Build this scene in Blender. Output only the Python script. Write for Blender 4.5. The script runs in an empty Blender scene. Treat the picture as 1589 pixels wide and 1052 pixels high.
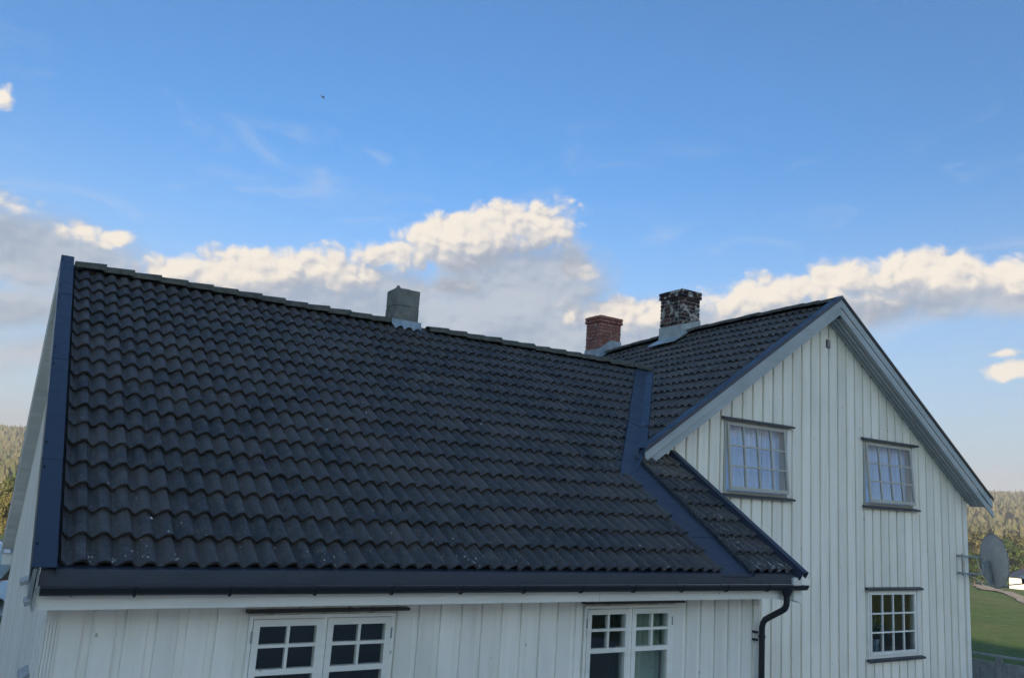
import bpy, bmesh, math, random
import numpy as np
from mathutils import Vector, Matrix, noise

rnd = random.Random(7)
sc = bpy.context.scene
col = sc.collection
R = math.radians

# ------------------------------------------------------------------ camera
FPX, CY, W0, H0 = 1250.366, 536.485, 1589.0, 1052.0
CAM = Vector((-0.6122, -6.4757, 0.6561))
YAW, PIT, ROL = 0.5542, 0.1799, 0.0676
fw = Vector((math.sin(YAW) * math.cos(PIT), math.cos(YAW) * math.cos(PIT), math.sin(PIT)))
rt0 = Vector((math.cos(YAW), -math.sin(YAW), 0))
up0 = rt0.cross(fw)
CR = math.cos(ROL) * rt0 + math.sin(ROL) * up0
CU = math.cos(ROL) * up0 - math.sin(ROL) * rt0
cd = bpy.data.cameras.new('camera')
cam = bpy.data.objects.new('camera', cd)
col.objects.link(cam)
cam.matrix_world = Matrix(((CR.x, CU.x, -fw.x, CAM.x), (CR.y, CU.y, -fw.y, CAM.y), (CR.z, CU.z, -fw.z, CAM.z), (0, 0, 0, 1)))
cd.sensor_fit = 'HORIZONTAL'
cd.sensor_width = 36
cd.lens = FPX / W0 * 36
cd.shift_y = (CY - H0 / 2) / W0
cd.clip_start = 0.05
cd.clip_end = 12000
sc.camera = cam

# ------------------------------------------------------------------ light
SUN_AZ, SUN_EL = R(203), R(11.5)          # azimuth clockwise from +Y
SKY = 0.10
EXPO = 2.05
sc.view_settings.view_transform = 'Standard'
sc.view_settings.look = 'None'
sc.view_settings.gamma = 1
sc.view_settings.use_curve_mapping = False
sc.view_settings.exposure = EXPO

sd = bpy.data.lights.new('sun', 'SUN')
sd.energy = 3.4
sd.angle = R(0.53)
sd.color = (1.0, 0.78, 0.52)
sun = bpy.data.objects.new('sun', sd)
col.objects.link(sun)
sdir = Vector((math.sin(SUN_AZ) * math.cos(SUN_EL), math.cos(SUN_AZ) * math.cos(SUN_EL), math.sin(SUN_EL)))
sun.rotation_euler = sdir.to_track_quat('Z', 'Y').to_euler()
sun.location = (-60, -60, 40)


class NT:
    """small helper for writing node trees"""
    def __init__(s, tree): s.t = tree
    def new(s, typ, **kw):
        n = s.t.nodes.new(typ)
        for k, v in kw.items(): setattr(n, k, v)
        return n
    def put(s, sock, v):
        if isinstance(v, bpy.types.NodeSocket): s.t.links.new(v, sock)
        elif v is not None: sock.default_value = v
    def m(s, op, a, b=None, c=None, clamp=False):
        n = s.new('ShaderNodeMath', operation=op, use_clamp=clamp)
        s.put(n.inputs[0], a); s.put(n.inputs[1], b)
        if c is not None: s.put(n.inputs[2], c)
        return n.outputs[0]
    def vm(s, op, a, b=None, scale=None):
        n = s.new('ShaderNodeVectorMath', operation=op)
        s.put(n.inputs[0], a); s.put(n.inputs[1], b)
        if scale is not None: s.put(n.inputs['Scale'], scale)
        return n.outputs['Value'] if op in ('LENGTH', 'DOT_PRODUCT') else n.outputs['Vector']
    def mr(s, v, a, b, c=0.0, d=1.0, smooth=True):
        n = s.new('ShaderNodeMapRange', interpolation_type='SMOOTHSTEP' if smooth else 'LINEAR')
        for i, q in enumerate((v, a, b, c, d)): s.put(n.inputs[i], q)
        return n.outputs[0]
    def mix(s, f, a, b, blend='MIX'):
        n = s.new('ShaderNodeMix', data_type='RGBA', blend_type=blend)
        s.put(n.inputs[0], f)
        s.put(n.inputs[6], a if not isinstance(a, tuple) or len(a) == 4 else a + (1,))
        s.put(n.inputs[7], b if not isinstance(b, tuple) or len(b) == 4 else b + (1,))
        return n.outputs[2]
    def noise(s, vec, scale, detail=2.0, rough=0.5, dist=0.0, color=False):
        n = s.new('ShaderNodeTexNoise')
        s.put(n.inputs['Vector'], vec); s.put(n.inputs['Scale'], scale)
        s.put(n.inputs['Detail'], detail); s.put(n.inputs['Roughness'], rough); s.put(n.inputs['Distortion'], dist)
        return n.outputs['Color'] if color else n.outputs['Fac']
    def voro(s, vec, scale, feature='F1', out='Distance', rand=1.0):
        n = s.new('ShaderNodeTexVoronoi', feature=feature)
        s.put(n.inputs['Vector'], vec); s.put(n.inputs['Scale'], scale); s.put(n.inputs['Randomness'], rand)
        return n.outputs[out]
    def mapv(s, vec, loc=(0, 0, 0), rot=(0, 0, 0), scale=(1, 1, 1), typ='POINT'):
        n = s.new('ShaderNodeMapping', vector_type=typ)
        s.put(n.inputs[0], vec); n.inputs[1].default_value = loc; n.inputs[2].default_value = rot; n.inputs[3].default_value = scale
        return n.outputs[0]


# cloud banks of this evening: (azimuth, elevation, tilt, half-length, half-height, weight) in radians
CB= [(0.4832, 0.3057, 0.2998, 0.1322, 0.0346, 1.1), (0.3971, 0.2754, 0.1912, 0.0453, 0.0188, 0.9), (0.5816, 0.3299, -0.0106, 0.0501, 0.0281, 1.05), (0.4598, 0.2895, 0.2574, 0.0904, 0.022, 0.9), (0.5279, 0.3202, 0.2688, 0.0748, 0.0283, 1.0), (0.2352, 0.2362, 0.2145, 0.1269, 0.0303, 0.95), (0.3104, 0.2495, 0.1265, 0.0592, 0.0247, 0.9), (0.1526, 0.2264, 0.273, 0.0563, 0.0191, 0.8), (0.3698, 0.2503, 0.111, 0.0319, 0.0125, 0.6), (0.4638, 0.2438, 0.0869, 0.049, 0.0111, 0.5), (0.6304, 0.2788, 0.0446, 0.028, 0.0158, 0.7), (0.686, 0.2287, 0.037, 0.0766, 0.019, 0.85), (0.7342, 0.2256, 0.0272, 0.0476, 0.0173, 0.75), (0.8577, 0.2486, 0.1355, 0.0863, 0.0244, 0.9), (0.9454, 0.2619, 0.1128, 0.0885, 0.0237, 0.9), (1.0475, 0.2686, -0.0258, 0.0907, 0.0254, 1.0), (1.1278, 0.2586, -0.1609, 0.0713, 0.0215, 1.0), (0.9022, 0.2301, 0.0615, 0.1091, 0.0181, 0.7), (1.1239, 0.1613, -0.0224, 0.0406, 0.0102, 0.95), (1.1081, 0.18, -0.0308, 0.0202, 0.0041, 0.4), (0.0409, 0.2505, 0.0553, 0.0253, 0.0105, 0.7), (0.0721, 0.2477, 0.1966, 0.0184, 0.0113, 0.95), (-0.0259, 0.2605, 0.1195, 0.0353, 0.0094, 0.5), (-0.0543, 0.3643, 0.3, 0.0143, 0.0127, 0.6)]
CG= [(-0.0068, 0.2166, -0.0712, 0.1279, 0.0504, 1.05), (-0.0149, 0.1543, 0.1757, 0.1161, 0.0311, 0.7), (0.0092, 0.1134, 0.1464, 0.1298, 0.0233, 0.45), (0.2532, 0.2126, 0.1684, 0.2174, 0.0366, 1.2), (0.3933, 0.2157, 0.1006, 0.1517, 0.0442, 1.15), (0.5542, 0.2451, 0.2007, 0.1232, 0.067, 1.3), (0.5259, 0.1831, 0.0715, 0.2357, 0.056, 1.3), (0.6628, 0.2072, 0.0445, 0.1534, 0.0366, 1.2), (1.0469, 0.246, -0.0525, 0.1324, 0.0254, 1.15), (0.9095, 0.2255, 0.0617, 0.1519, 0.027, 1.1), (1.1385, 0.2335, -0.0699, 0.0754, 0.0215, 0.8), (0.6216, 0.2886, 0.0461, 0.038, 0.0316, 0.85), (0.7819, 0.2071, 0.0212, 0.132, 0.0312, 1.0)]


def cloud_shape(name, banks, warp):
    g = bpy.data.node_groups.new(name, 'ShaderNodeTree')
    g.interface.new_socket('Dir', in_out='INPUT', socket_type='NodeSocketVector')
    g.interface.new_socket('Field', in_out='OUTPUT', socket_type='NodeSocketFloat')
    n = NT(g)
    gi = n.new('NodeGroupInput'); go = n.new('NodeGroupOutput')
    d = gi.outputs[0]
    sx = n.new('ShaderNodeSeparateXYZ'); n.put(sx.inputs[0], d)
    az = n.m('ARCTAN2', sx.outputs[0], sx.outputs[1])
    el = n.m('ARCSINE', sx.outputs[2])
    cx = n.new('ShaderNodeCombineXYZ'); n.put(cx.inputs[0], az); n.put(cx.inputs[1], el)
    wv = n.vm('SUBTRACT', n.noise(d, 11.0, 3, 0.55, color=True), (0.5, 0.5, 0.5))
    wv = n.vm('MULTIPLY', wv, (warp * 1.8, warp, 0))
    p = n.vm('ADD', cx.outputs[0], wv)
    best = None
    for (a, e, t, sa, sb, h) in banks:
        q = n.mapv(p, (a, e, 0), (0, 0, t), (sa * 1.1, sb * 1.1, 1), 'TEXTURE')
        f = n.m('MULTIPLY_ADD', n.vm('LENGTH', q), -h, h)
        best = f if best is None else n.m('SMOOTH_MAX', best, f, 0.10)
    # the same kind of low banks go on round the rest of the horizon
    far = n.mr(n.m('ABSOLUTE', n.m('SUBTRACT', az, 0.53)), 0.72, 0.95)
    low = n.noise(n.vm('MULTIPLY', d, (1, 1, 2.2)), 3.2, 2, 0.5)
    band = n.m('SUBTRACT', 0.55, n.m('DIVIDE', n.m('ABSOLUTE', n.m('SUBTRACT', el, 0.2)), 0.13))
    band = n.m('ADD', band, n.m('MULTIPLY', n.m('SUBTRACT', low, 0.52), 4.0))
    band = n.m('MINIMUM', band, 0.9)
    band = n.m('SUBTRACT', n.m('MULTIPLY', n.m('ADD', band, 2.0), far), 2.0)
    n.put(go.inputs[0], n.m('MAXIMUM', n.m('MAXIMUM', best, band), -0.8))
    return g
def cloud_puffs(name):
    g = bpy.data.node_groups.new(name, 'ShaderNodeTree')
    g.interface.new_socket('Dir', in_out='INPUT', socket_type='NodeSocketVector')
    g.interface.new_socket('Field', in_out='OUTPUT', socket_type='NodeSocketFloat')
    n = NT(g)
    gi = n.new('NodeGroupInput'); go = n.new('NodeGroupOutput')
    d = gi.outputs[0]
    sx = n.new('ShaderNodeSeparateXYZ'); n.put(sx.inputs[0], d)
    cx = n.new('ShaderNodeCombineXYZ')
    n.put(cx.inputs[0], n.m('ARCTAN2', sx.outputs[0], sx.outputs[1])); n.put(cx.inputs[1], n.m('MULTIPLY', sx.outputs[2], 1.3))
    wv = n.vm('SUBTRACT', n.noise(d, 34.0, 1, 0.5, color=True), (0.5, 0.5, 0.5))
    d2 = n.vm('ADD', cx.outputs[0], n.vm('SCALE', wv, None, 0.03))
    v = n.new('ShaderNodeTexVoronoi', feature='F1', voronoi_dimensions='2D')
    n.put(v.inputs['Vector'], d2); v.inputs['Scale'].default_value = 27; v.inputs['Detail'].default_value = 1.6
    v.inputs['Roughness'].default_value = 0.62; v.inputs['Lacunarity'].default_value = 2.3
    puff = n.m('SUBTRACT', 0.66, v.outputs['Distance'])
    fb = n.m('SUBTRACT', n.noise(d, 13.0, 5, 0.58), 0.44)
    n.put(go.inputs[0], n.m('ADD', n.m('MULTIPLY', puff, 0.46), n.m('ADD', n.m('MULTIPLY', fb, 1.15), 0.02)))
    return g


w = bpy.data.worlds.new('World')
sc.world = w
w.use_nodes = True
w.node_tree.nodes.clear()
n = NT(w.node_tree)
out = n.new('ShaderNodeOutputWorld')
bg = n.new('ShaderNodeBackground')
bg.inputs['Strength'].default_value = SKY
sky = n.new('ShaderNodeTexSky', sky_type='NISHITA')
sky.sun_disc = False
sky.sun_elevation = SUN_EL
sky.sun_rotation = SUN_AZ
sky.altitude = 250
sky.air_density = 1.0
sky.dust_density = 3.0
sky.ozone_density = 5.0
SKY_TINT = (0.41, 0.585, 0.615, 1)
tc = n.new('ShaderNodeTexCoord')
dirv = n.vm('NORMALIZE', tc.outputs['Generated'])
gB, gG, gP = cloud_shape('cumulus_banks', CB, 0.014), cloud_shape('stratus_banks', CG, 0.03), cloud_puffs('cloud_puffs')
def field(g, d):
    k = n.new('ShaderNodeGroup'); k.node_tree = g
    n.put(k.inputs[0], d)
    return k.outputs[0]
lit_far = n.vm('NORMALIZE', n.vm('ADD', dirv, (-0.014, 0.007, 0.040)))
lit_near = n.vm('NORMALIZE', n.vm('ADD', dirv, (-0.005, 0.003, 0.007)))
sB, sB2, sG = field(gB, dirv), field(gB, lit_far), field(gG, dirv)
pf, pf2 = field(gP, dirv), field(gP, lit_near)
fB = n.m('ADD', sB, pf)
fG = n.m('ADD', sG, n.m('MULTIPLY', pf, 0.38))
aB = n.mr(fB, -0.02, 0.46)
aG = n.mr(fG, -0.15, 0.60)
relief = n.m('SUBTRACT', pf, pf2)
bulk = n.m('SUBTRACT', sB, sB2)
lit = n.mr(n.m('ADD', n.m('MULTIPLY', bulk, 0.62), n.m('MULTIPLY', relief, 1.3)), -0.34, 0.82, smooth=False)
K = 1.0 / (SKY * 2 ** EXPO)
def kc(c): return tuple(x * K for x in c) + (1,)
gsh = n.mr(n.m('ADD', n.noise(n.vm('MULTIPLY', dirv, (1, 1, 3.2)), 8, 5, 0.55), n.m('MULTIPLY', relief, 0.35)), 0.32, 0.68)
cG = n.mix(gsh, kc((0.34, 0.405, 0.50)), kc((0.53, 0.565, 0.62)))
rmp = n.new('ShaderNodeValToRGB')
n.put(rmp.inputs[0], lit)
e_ = rmp.color_ramp.elements
e_[0].position = 0.0; e_[0].color = (0.36, 0.41, 0.50, 1)
e_[1].position = 1.0; e_[1].color = (1.0, 0.90, 0.77, 1)
k_ = rmp.color_ramp.elements.new(0.40); k_.color = (0.52, 0.55, 0.61, 1)
k_ = rmp.color_ramp.elements.new(0.62); k_.color = (0.76, 0.72, 0.68, 1)
k_ = rmp.color_ramp.elements.new(0.82); k_.color = (0.94, 0.86, 0.75, 1)
cB = n.mix(1.0, rmp.outputs[0], (K, K, K, 1), 'MULTIPLY')
skyc = n.mix(1.0, sky.outputs[0], SKY_TINT, 'MULTIPLY')
sy = n.new('ShaderNodeSeparateXYZ'); n.put(sy.inputs[0], dirv)
veil = n.mr(sy.outputs[2], 0.42, 0.02, 0.0, 0.62)
skyv = n.mix(veil, skyc, kc((0.62, 0.69, 0.77)))
ci = n.noise(n.mapv(dirv, rot=(0.5, 0.35, 0.2), scale=(1.0, 1.0, 3.4)), 5.5, 6, 0.62, 1.2)
ci = n.m('MULTIPLY', n.mr(ci, 0.52, 0.78), n.m('MULTIPLY', n.mr(sy.outputs[2], 0.46, 0.36), 0.34))
skyv = n.mix(ci, skyv, kc((0.66, 0.70, 0.76)))
c1 = n.mix(n.m('MULTIPLY', aG, 0.88), skyv, cG)
c2 = n.mix(n.m('MULTIPLY', aB, 0.97), c1, cB)
n.put(bg.inputs['Color'], c2)
# clear sky overhead: the cloud banks all lie low, so only that belt carries them
bg0 = n.new('ShaderNodeBackground')
bg0.inputs['Strength'].default_value = SKY
n.put(bg0.inputs['Color'], skyc)
sz = n.new('ShaderNodeSeparateXYZ'); n.put(sz.inputs[0], dirv)
belt = n.m('MULTIPLY', n.m('GREATER_THAN', sz.outputs[2], 0.0), n.m('LESS_THAN', sz.outputs[2], 0.47))
mxs = n.new('ShaderNodeMixShader')
n.put(mxs.inputs[0], belt)
w.node_tree.links.new(bg0.outputs[0], mxs.inputs[1])
w.node_tree.links.new(bg.outputs[0], mxs.inputs[2])
w.node_tree.links.new(mxs.outputs[0], out.inputs['Surface'])
w.cycles.sampling_method = 'MANUAL'
w.cycles.sample_map_resolution = 512

# ------------------------------------------------------------------ helpers
MATS = {}
def mat(name, fn):
    m = bpy.data.materials.new(name)
    m.use_nodes = True
    t = m.node_tree
    b = t.nodes['Principled BSDF']
    n = NT(t)
    fn(n, b)
    MATS[name] = m
    return m


class MB:
    def __init__(s): s.v, s.f, s.sm = [], [], []
    def add(s, vs, fs, smooth=False):
        o = len(s.v)
        s.v += [tuple(p) for p in vs]
        s.f += [tuple(i + o for i in f) for f in fs]
        s.sm += [smooth] * len(fs)
        return s
    def box(s, x0, x1, y0, y1, z0, z1):
        return s.hexa([(x0, y0, z0), (x1, y0, z0), (x1, y1, z0), (x0, y1, z0), (x0, y0, z1), (x1, y0, z1), (x1, y1, z1), (x0, y1, z1)])
    def hexa(s, p):
        return s.add(p, [(0, 3, 2, 1), (4, 5, 6, 7), (0, 1, 5, 4), (1, 2, 6, 5), (2, 3, 7, 6), (3, 0, 4, 7)])
    def prism(s, poly, vec, smooth=False):
        """extrude a planar polygon (3-D points) by vec"""
        k = len(poly); vec = Vector(vec)
        a = [Vector(p) for p in poly]; b = [p + vec for p in a]
        s.add(a + b, [tuple(range(k))[::-1], tuple(range(k, 2 * k))])
        o = len(s.v) - 2 * k
        for i in range(k):
            j = (i + 1) % k
            s.f.append((o + i, o + j, o + k + j, o + k + i)); s.sm.append(smooth)
        return s
    def tube(s, pts, r, seg=8, cap=True):
        pts = [Vector(p) for p in pts]
        rr = r if isinstance(r, (list, tuple)) else [r] * len(pts)
        rings = []
        prev = None
        for i, p in enumerate(pts):
            d = (pts[min(i + 1, len(pts) - 1)] - pts[max(i - 1, 0)]).normalized()
            if prev is None:
                u = d.orthogonal().normalized()
            else:
                u = (prev - d * prev.dot(d)).normalized()
            prev = u
            vv = d.cross(u)
            rings.append([p + rr[i] * (math.cos(2 * math.pi * k / seg) * u + math.sin(2 * math.pi * k / seg) * vv) for k in range(seg)])
        fs = []
        for i in range(len(pts) - 1):
            for k in range(seg):
                fs.append((i * seg + k, i * seg + (k + 1) % seg, (i + 1) * seg + (k + 1) % seg, (i + 1) * seg + k))
        s.add([q for g in rings for q in g], fs, True)
        if cap:
            s.add(rings[0], [tuple(range(seg))[::-1]]); s.add(rings[-1], [tuple(range(seg))])
        return s
    def mesh(s, name, material):
        me = bpy.data.meshes.new(name)
        me.from_pydata(s.v, [], s.f)
        me.polygons.foreach_set('use_smooth', s.sm)
        if material: me.materials.append(MATS[material] if isinstance(material, str) else material)
        me.validate()
        return me
    def build(s, name, material, parent=None, **kw):
        return link(name, s.mesh(name, material), parent, **kw)


def link(name, me, parent=None, label=None, cat=None, group=None, kind=None, mw=None):
    o = bpy.data.objects.new(name, me)
    col.objects.link(o)
    if mw is not None: o.matrix_basis = mw
    if parent is not None:
        o.parent = parent
        if parent.type == 'EMPTY': o.matrix_parent_inverse = Matrix.Translation(parent.location).inverted()
    if label: o['label'] = label
    if cat: o['category'] = cat
    if group: o['group'] = group
    if kind: o['kind'] = kind
    return o


def empty(name, loc, label, cat, group=None):
    o = bpy.data.objects.new(name, None)
    col.objects.link(o)
    o.location = loc
    o.empty_display_size = 0.2
    o['label'] = label; o['category'] = cat
    if group: o['group'] = group
    return o


def ray(u, v): return fw + CR * ((u - 794.5) / FPX) - CU * ((v - CY) / FPX)
def onY(u, v, y):
    d = ray(u, v); return CAM + d * ((y - CAM.y) / d.y)
def rdist(u, v, r):
    d = ray(u, v); return CAM + d * (r / math.hypot(d.x, d.y))

# ------------------------------------------------------------------ materials
def pos(n): return n.new('ShaderNodeNewGeometry').outputs['Position']
def orand(n): return n.new('ShaderNodeObjectInfo').outputs['Random']
def bump(n, b, h, strength, dist=0.01):
    k = n.new('ShaderNodeBump'); k.inputs['Strength'].default_value = strength; k.inputs['Distance'].default_value = dist
    n.put(k.inputs['Height'], h); n.put(b.inputs['Normal'], k.outputs[0])

def tile_fn(n, b, light=1.0, moss=0.0):
    p = pos(n)
    at = n.new('ShaderNodeAttribute'); at.attribute_name = 'tile_rnd'
    r = n.m('FRACT', n.m('ADD', orand(n), at.outputs['Fac']))
    c = n.mix(r, (0.020, 0.022, 0.026, 1), (0.066, 0.060, 0.057, 1))
    odd = n.mr(n.m('FRACT', n.m('MULTIPLY', r, 37.0)), 0.86, 0.95)
    c = n.mix(n.m('MULTIPLY', odd, 0.75), c, (0.085, 0.074, 0.070, 1))
    g1 = n.noise(p, 9, 4, 0.6)
    c = n.mix(n.mr(g1, 0.40, 0.75), c, (0.082, 0.077, 0.074, 1))
    g2 = n.noise(p, 75, 4, 0.75)
    c = n.mix(n.mr(g2, 0.46, 0.74, 0, 0.85), c, (0.17, 0.165, 0.16, 1))
    sk = n.noise(n.mapv(p, scale=(16, 1.6, 1.6)), 1.0, 4, 0.6)
    c = n.mix(n.mr(sk, 0.54, 0.78, 0, 0.5), c, (0.020, 0.020, 0.022, 1))
    c = n.mix(n.mr(sk, 0.44, 0.26, 0, 0.4), c, (0.120, 0.112, 0.105, 1))
    # pale lichen specks, thicker where old growth has taken hold
    patch = n.mr(n.noise(p, 1.3, 3, 0.6), 0.50, 0.72)
    v = n.voro(p, 17)
    sp = n.m('MULTIPLY', n.mr(v, 0.17, 0.10), n.mr(n.noise(p, 7, 2, 0.6), 0.56, 0.62))
    c = n.mix(n.m('MULTIPLY', sp, n.m('MULTIPLY_ADD', patch, 0.80, 0.20)), c, (0.62, 0.62, 0.58, 1))
    if moss:
        mo = n.mr(n.noise(p, 14, 4, 0.7), 0.47, 0.62, 0, moss)
        c = n.mix(mo, c, (0.12, 0.115, 0.085, 1))
    c = n.mix(1.0, c, (light * 1.02, light * 0.93, light * 0.84, 1), 'MULTIPLY')
    n.put(b.inputs['Base Color'], c)
    b.inputs['Roughness'].default_value = 0.52
    b.inputs['Specular IOR Level'].default_value = 0.55
    bump(n, b, n.m('ADD', n.noise(p, 260, 2, 0.6), n.m('MULTIPLY', g1, 1.5)), 0.35, 0.004)
mat('tile', tile_fn)
mat('tile_mossy', lambda n, b: tile_fn(n, b, 1.35, 0.8))
mat('tile_main', lambda n, b: tile_fn(n, b, 1.25, 0.18))

def metal_fn(n, b):
    p = pos(n)
    g = n.noise(p, 5, 4, 0.6)
    c = n.mix(g, (0.028, 0.038, 0.060, 1), (0.044, 0.056, 0.084, 1))
    d = n.mr(n.noise(p, 34, 5, 0.7), 0.60, 0.8)
    c = n.mix(n.m('MULTIPLY', d, 0.45), c, (0.13, 0.14, 0.15, 1))
    n.put(b.inputs['Base Color'], c)
    n.put(b.inputs['Roughness'], n.mr(g, 0.3, 0.8, 0.36, 0.55))
    b.inputs['Specular IOR Level'].default_value = 0.5
    bump(n, b, n.noise(p, 4.0, 3, 0.55), 0.42, 0.02)
mat('blue_metal', metal_fn)
def gut_fn(n, b):
    b.inputs['Base Color'].default_value = (0.008, 0.011, 0.016, 1); b.inputs['Roughness'].default_value = 0.48
mat('black_gutter', gut_fn)

def paint_fn(n, b, tint=(0.86, 0.81, 0.75), vert=True, dirt=0.4):
    p = pos(n)
    r = orand(n)
    st = n.mapv(p, scale=(9, 9, 0.55) if vert else (1.0, 9, 9))
    grain = n.noise(n.mapv(p, scale=(60, 60, 2.5) if vert else (3, 60, 60)), 1.0, 4, 0.6)
    c = n.mix(n.mr(n.noise(st, 1.0, 5, 0.65), 0.42, 0.78), tint + (1,), (tint[0] * 0.86, tint[1] * 0.87, tint[2] * 0.84, 1))
    c = n.mix(n.m('MULTIPLY', n.mr(n.noise(p, 1.1, 4, 0.6), 0.45, 0.75), dirt), c, (tint[0] * 0.70, tint[1] * 0.73, tint[2] * 0.69, 1))
    c = n.mix(n.mr(grain, 0.55, 0.85, 0, 0.14), c, (0.42, 0.42, 0.37, 1))
    spots = n.m('MULTIPLY', n.mr(n.voro(n.mapv(p, scale=(1, 1, 0.7)), 6.0), 0.085, 0.05), n.mr(n.noise(p, 3.0, 2, 0.5), 0.48, 0.56))
    c = n.mix(n.m('MULTIPLY', spots, 0.6), c, (0.24, 0.2, 0.16, 1))
    sc_ = n.m('MULTIPLY_ADD', r, 0.13, 0.90)
    cc = n.new('ShaderNodeCombineXYZ')
    for i in range(3): n.put(cc.inputs[i], sc_)
    c = n.mix(1.0, c, cc.outputs[0], 'MULTIPLY')
    n.put(b.inputs['Base Color'], c)
    b.inputs['Roughness'].default_value = 0.55
    b.inputs['Specular IOR Level'].default_value = 0.35
    bump(n, b, grain, 0.28, 0.003)
mat('white_paint', paint_fn)
mat('cream_paint_lit', lambda n, b: paint_fn(n, b, (0.93, 0.86, 0.76), True, 0.25))  # cream wall paint, lightened to carry the gable's stronger daylight in its colour
mat('white_paint_flat', lambda n, b: paint_fn(n, b, (0.84, 0.80, 0.745), False, 0.3))
mat('grey_paint', lambda n, b: paint_fn(n, b, (0.42, 0.455, 0.475), False, 0.6))
mat('window_paint', lambda n, b: paint_fn(n, b, (0.50, 0.47, 0.42), True, 0.3))
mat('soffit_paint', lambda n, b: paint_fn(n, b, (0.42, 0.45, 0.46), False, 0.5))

def brick_fn(n, b, old):
    p = pos(n); r = orand(n)
    if old:
        c = n.mix(r, (0.018, 0.017, 0.020, 1), (0.15, 0.048, 0.036, 1))
        soot = n.mr(n.noise(p, 5.0, 3, 0.6), 0.40, 0.60)
        c = n.mix(n.m('MULTIPLY', soot, 0.85), c, (0.014, 0.014, 0.018, 1))
        wp = n.mr(n.noise(p, 7.0, 4, 0.65), 0.525, 0.565)
        c = n.mix(wp, c, (0.44, 0.42, 0.37, 1))
    else:
        c = n.mix(r, (0.24, 0.072, 0.052, 1), (0.35, 0.135, 0.105, 1))
        c = n.mix(n.mr(n.noise(p, 22, 4, 0.7), 0.45, 0.7, 0, 0.7), c, (0.36, 0.25, 0.20, 1))
        c = n.mix(n.mr(n.noise(p, 11, 3, 0.6), 0.62, 0.70), c, (0.50, 0.44, 0.40, 1))
        c = n.mix(n.mr(n.noise(p, 6, 3, 0.6), 0.56, 0.70, 0, 0.55), c, (0.06, 0.045, 0.045, 1))
    n.put(b.inputs['Base Color'], c)
    b.inputs['Roughness'].default_value = 0.9
    bump(n, b, n.noise(p, 60, 4, 0.7), 0.6, 0.01)
mat('brick_red', lambda n, b: brick_fn(n, b, False))
mat('brick_old', lambda n, b: brick_fn(n, b, True))

def rough_fn(c0, c1, scale, rough=0.9, bs=0.5):
    def f(n, b):
        p = pos(n)
        g = n.noise(p, scale, 5, 0.7)
        c = n.mix(n.mr(g, 0.3, 0.7), c0 + (1,), c1 + (1,))
        c = n.mix(n.mr(n.noise(p, scale * 9, 2, 0.6), 0.6, 0.8, 0, 0.5), c, tuple(x * 0.4 for x in c0) + (1,))
        n.put(b.inputs['Base Color'], c)
        b.inputs['Roughness'].default_value = rough
        bump(n, b, n.noise(p, scale * 7, 4, 0.7), bs, 0.008)
    return f
mat('lichen_pale', rough_fn((0.22, 0.22, 0.19), (0.56, 0.56, 0.52), 40, 0.9, 0.2))
mat('mortar', rough_fn((0.30, 0.28, 0.25), (0.42, 0.40, 0.36), 8))
mat('mortar_dark', rough_fn((0.10, 0.085, 0.075), (0.26, 0.24, 0.21), 8))
mat('concrete', rough_fn((0.135, 0.135, 0.12), (0.24, 0.235, 0.21), 7, 0.95, 0.9))
mat('ridge_concrete', rough_fn((0.060, 0.062, 0.052), (0.135, 0.13, 0.105), 12, 0.95, 0.9))
mat('zinc', rough_fn((0.26, 0.31, 0.32), (0.40, 0.45, 0.45), 3, 0.42, 0.1))
mat('lead_flash', rough_fn((0.20, 0.25, 0.30), (0.34, 0.40, 0.46), 4, 0.38, 0.15))
mat('galvanised', rough_fn((0.20, 0.21, 0.21), (0.34, 0.35, 0.35), 12, 0.45, 0.1))
mat('dish_grey', rough_fn((0.56, 0.52, 0.46), (0.68, 0.63, 0.57), 9, 0.7, 0.1))
mat('window_trim_metal', rough_fn((0.020, 0.030, 0.045), (0.034, 0.046, 0.062), 8, 0.45, 0.1))
mat('grey_wood', rough_fn((0.23, 0.235, 0.23), (0.34, 0.345, 0.335), 6, 0.85, 0.3))
mat('dark_room', rough_fn((0.020, 0.020, 0.018), (0.035, 0.032, 0.028), 1, 0.9, 0))
mat('inner_wall', rough_fn((0.16, 0.13, 0.10), (0.20, 0.165, 0.13), 2, 0.9, 0))
mat('curtain_reflect_blue', rough_fn((0.54, 0.67, 0.98), (0.60, 0.72, 0.98), 2, 0.9, 0))  # blue of the sky mirrored in the panes is put into the cloth
mat('curtain_green', rough_fn((0.30, 0.36, 0.30), (0.38, 0.44, 0.37), 2, 0.9, 0))
mat('cable_white', rough_fn((0.5, 0.5, 0.46), (0.6, 0.6, 0.56), 5, 0.6, 0))
mat('black_plastic', rough_fn((0.012, 0.012, 0.013), (0.02, 0.02, 0.02), 5, 0.5, 0))
mat('bird_dark', rough_fn((0.03, 0.03, 0.035), (0.05, 0.05, 0.055), 9, 0.8, 0))
mat('bale_wrap', rough_fn((0.50, 0.60, 0.66), (0.66, 0.72, 0.74), 2.5, 0.25, 0.6))
mat('log_brown', rough_fn((0.07, 0.05, 0.04), (0.13, 0.09, 0.07), 5, 0.9, 0.6))
mat('bark', rough_fn((0.06, 0.05, 0.04), (0.11, 0.09, 0.07), 4, 0.95, 0.6))
mat('farm_white', rough_fn((0.66, 0.65, 0.61), (0.74, 0.73, 0.70), 0.6, 0.7, 0))
mat('farm_roof', rough_fn((0.025, 0.032, 0.05), (0.04, 0.05, 0.075), 0.8, 0.5, 0))
mat('plant_leaf', rough_fn((0.03, 0.07, 0.02), (0.06, 0.11, 0.03), 5, 0.5, 0))
mat('pot_blue', rough_fn((0.10, 0.16, 0.22), (0.2, 0.28, 0.34), 5, 0.3, 0))

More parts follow.
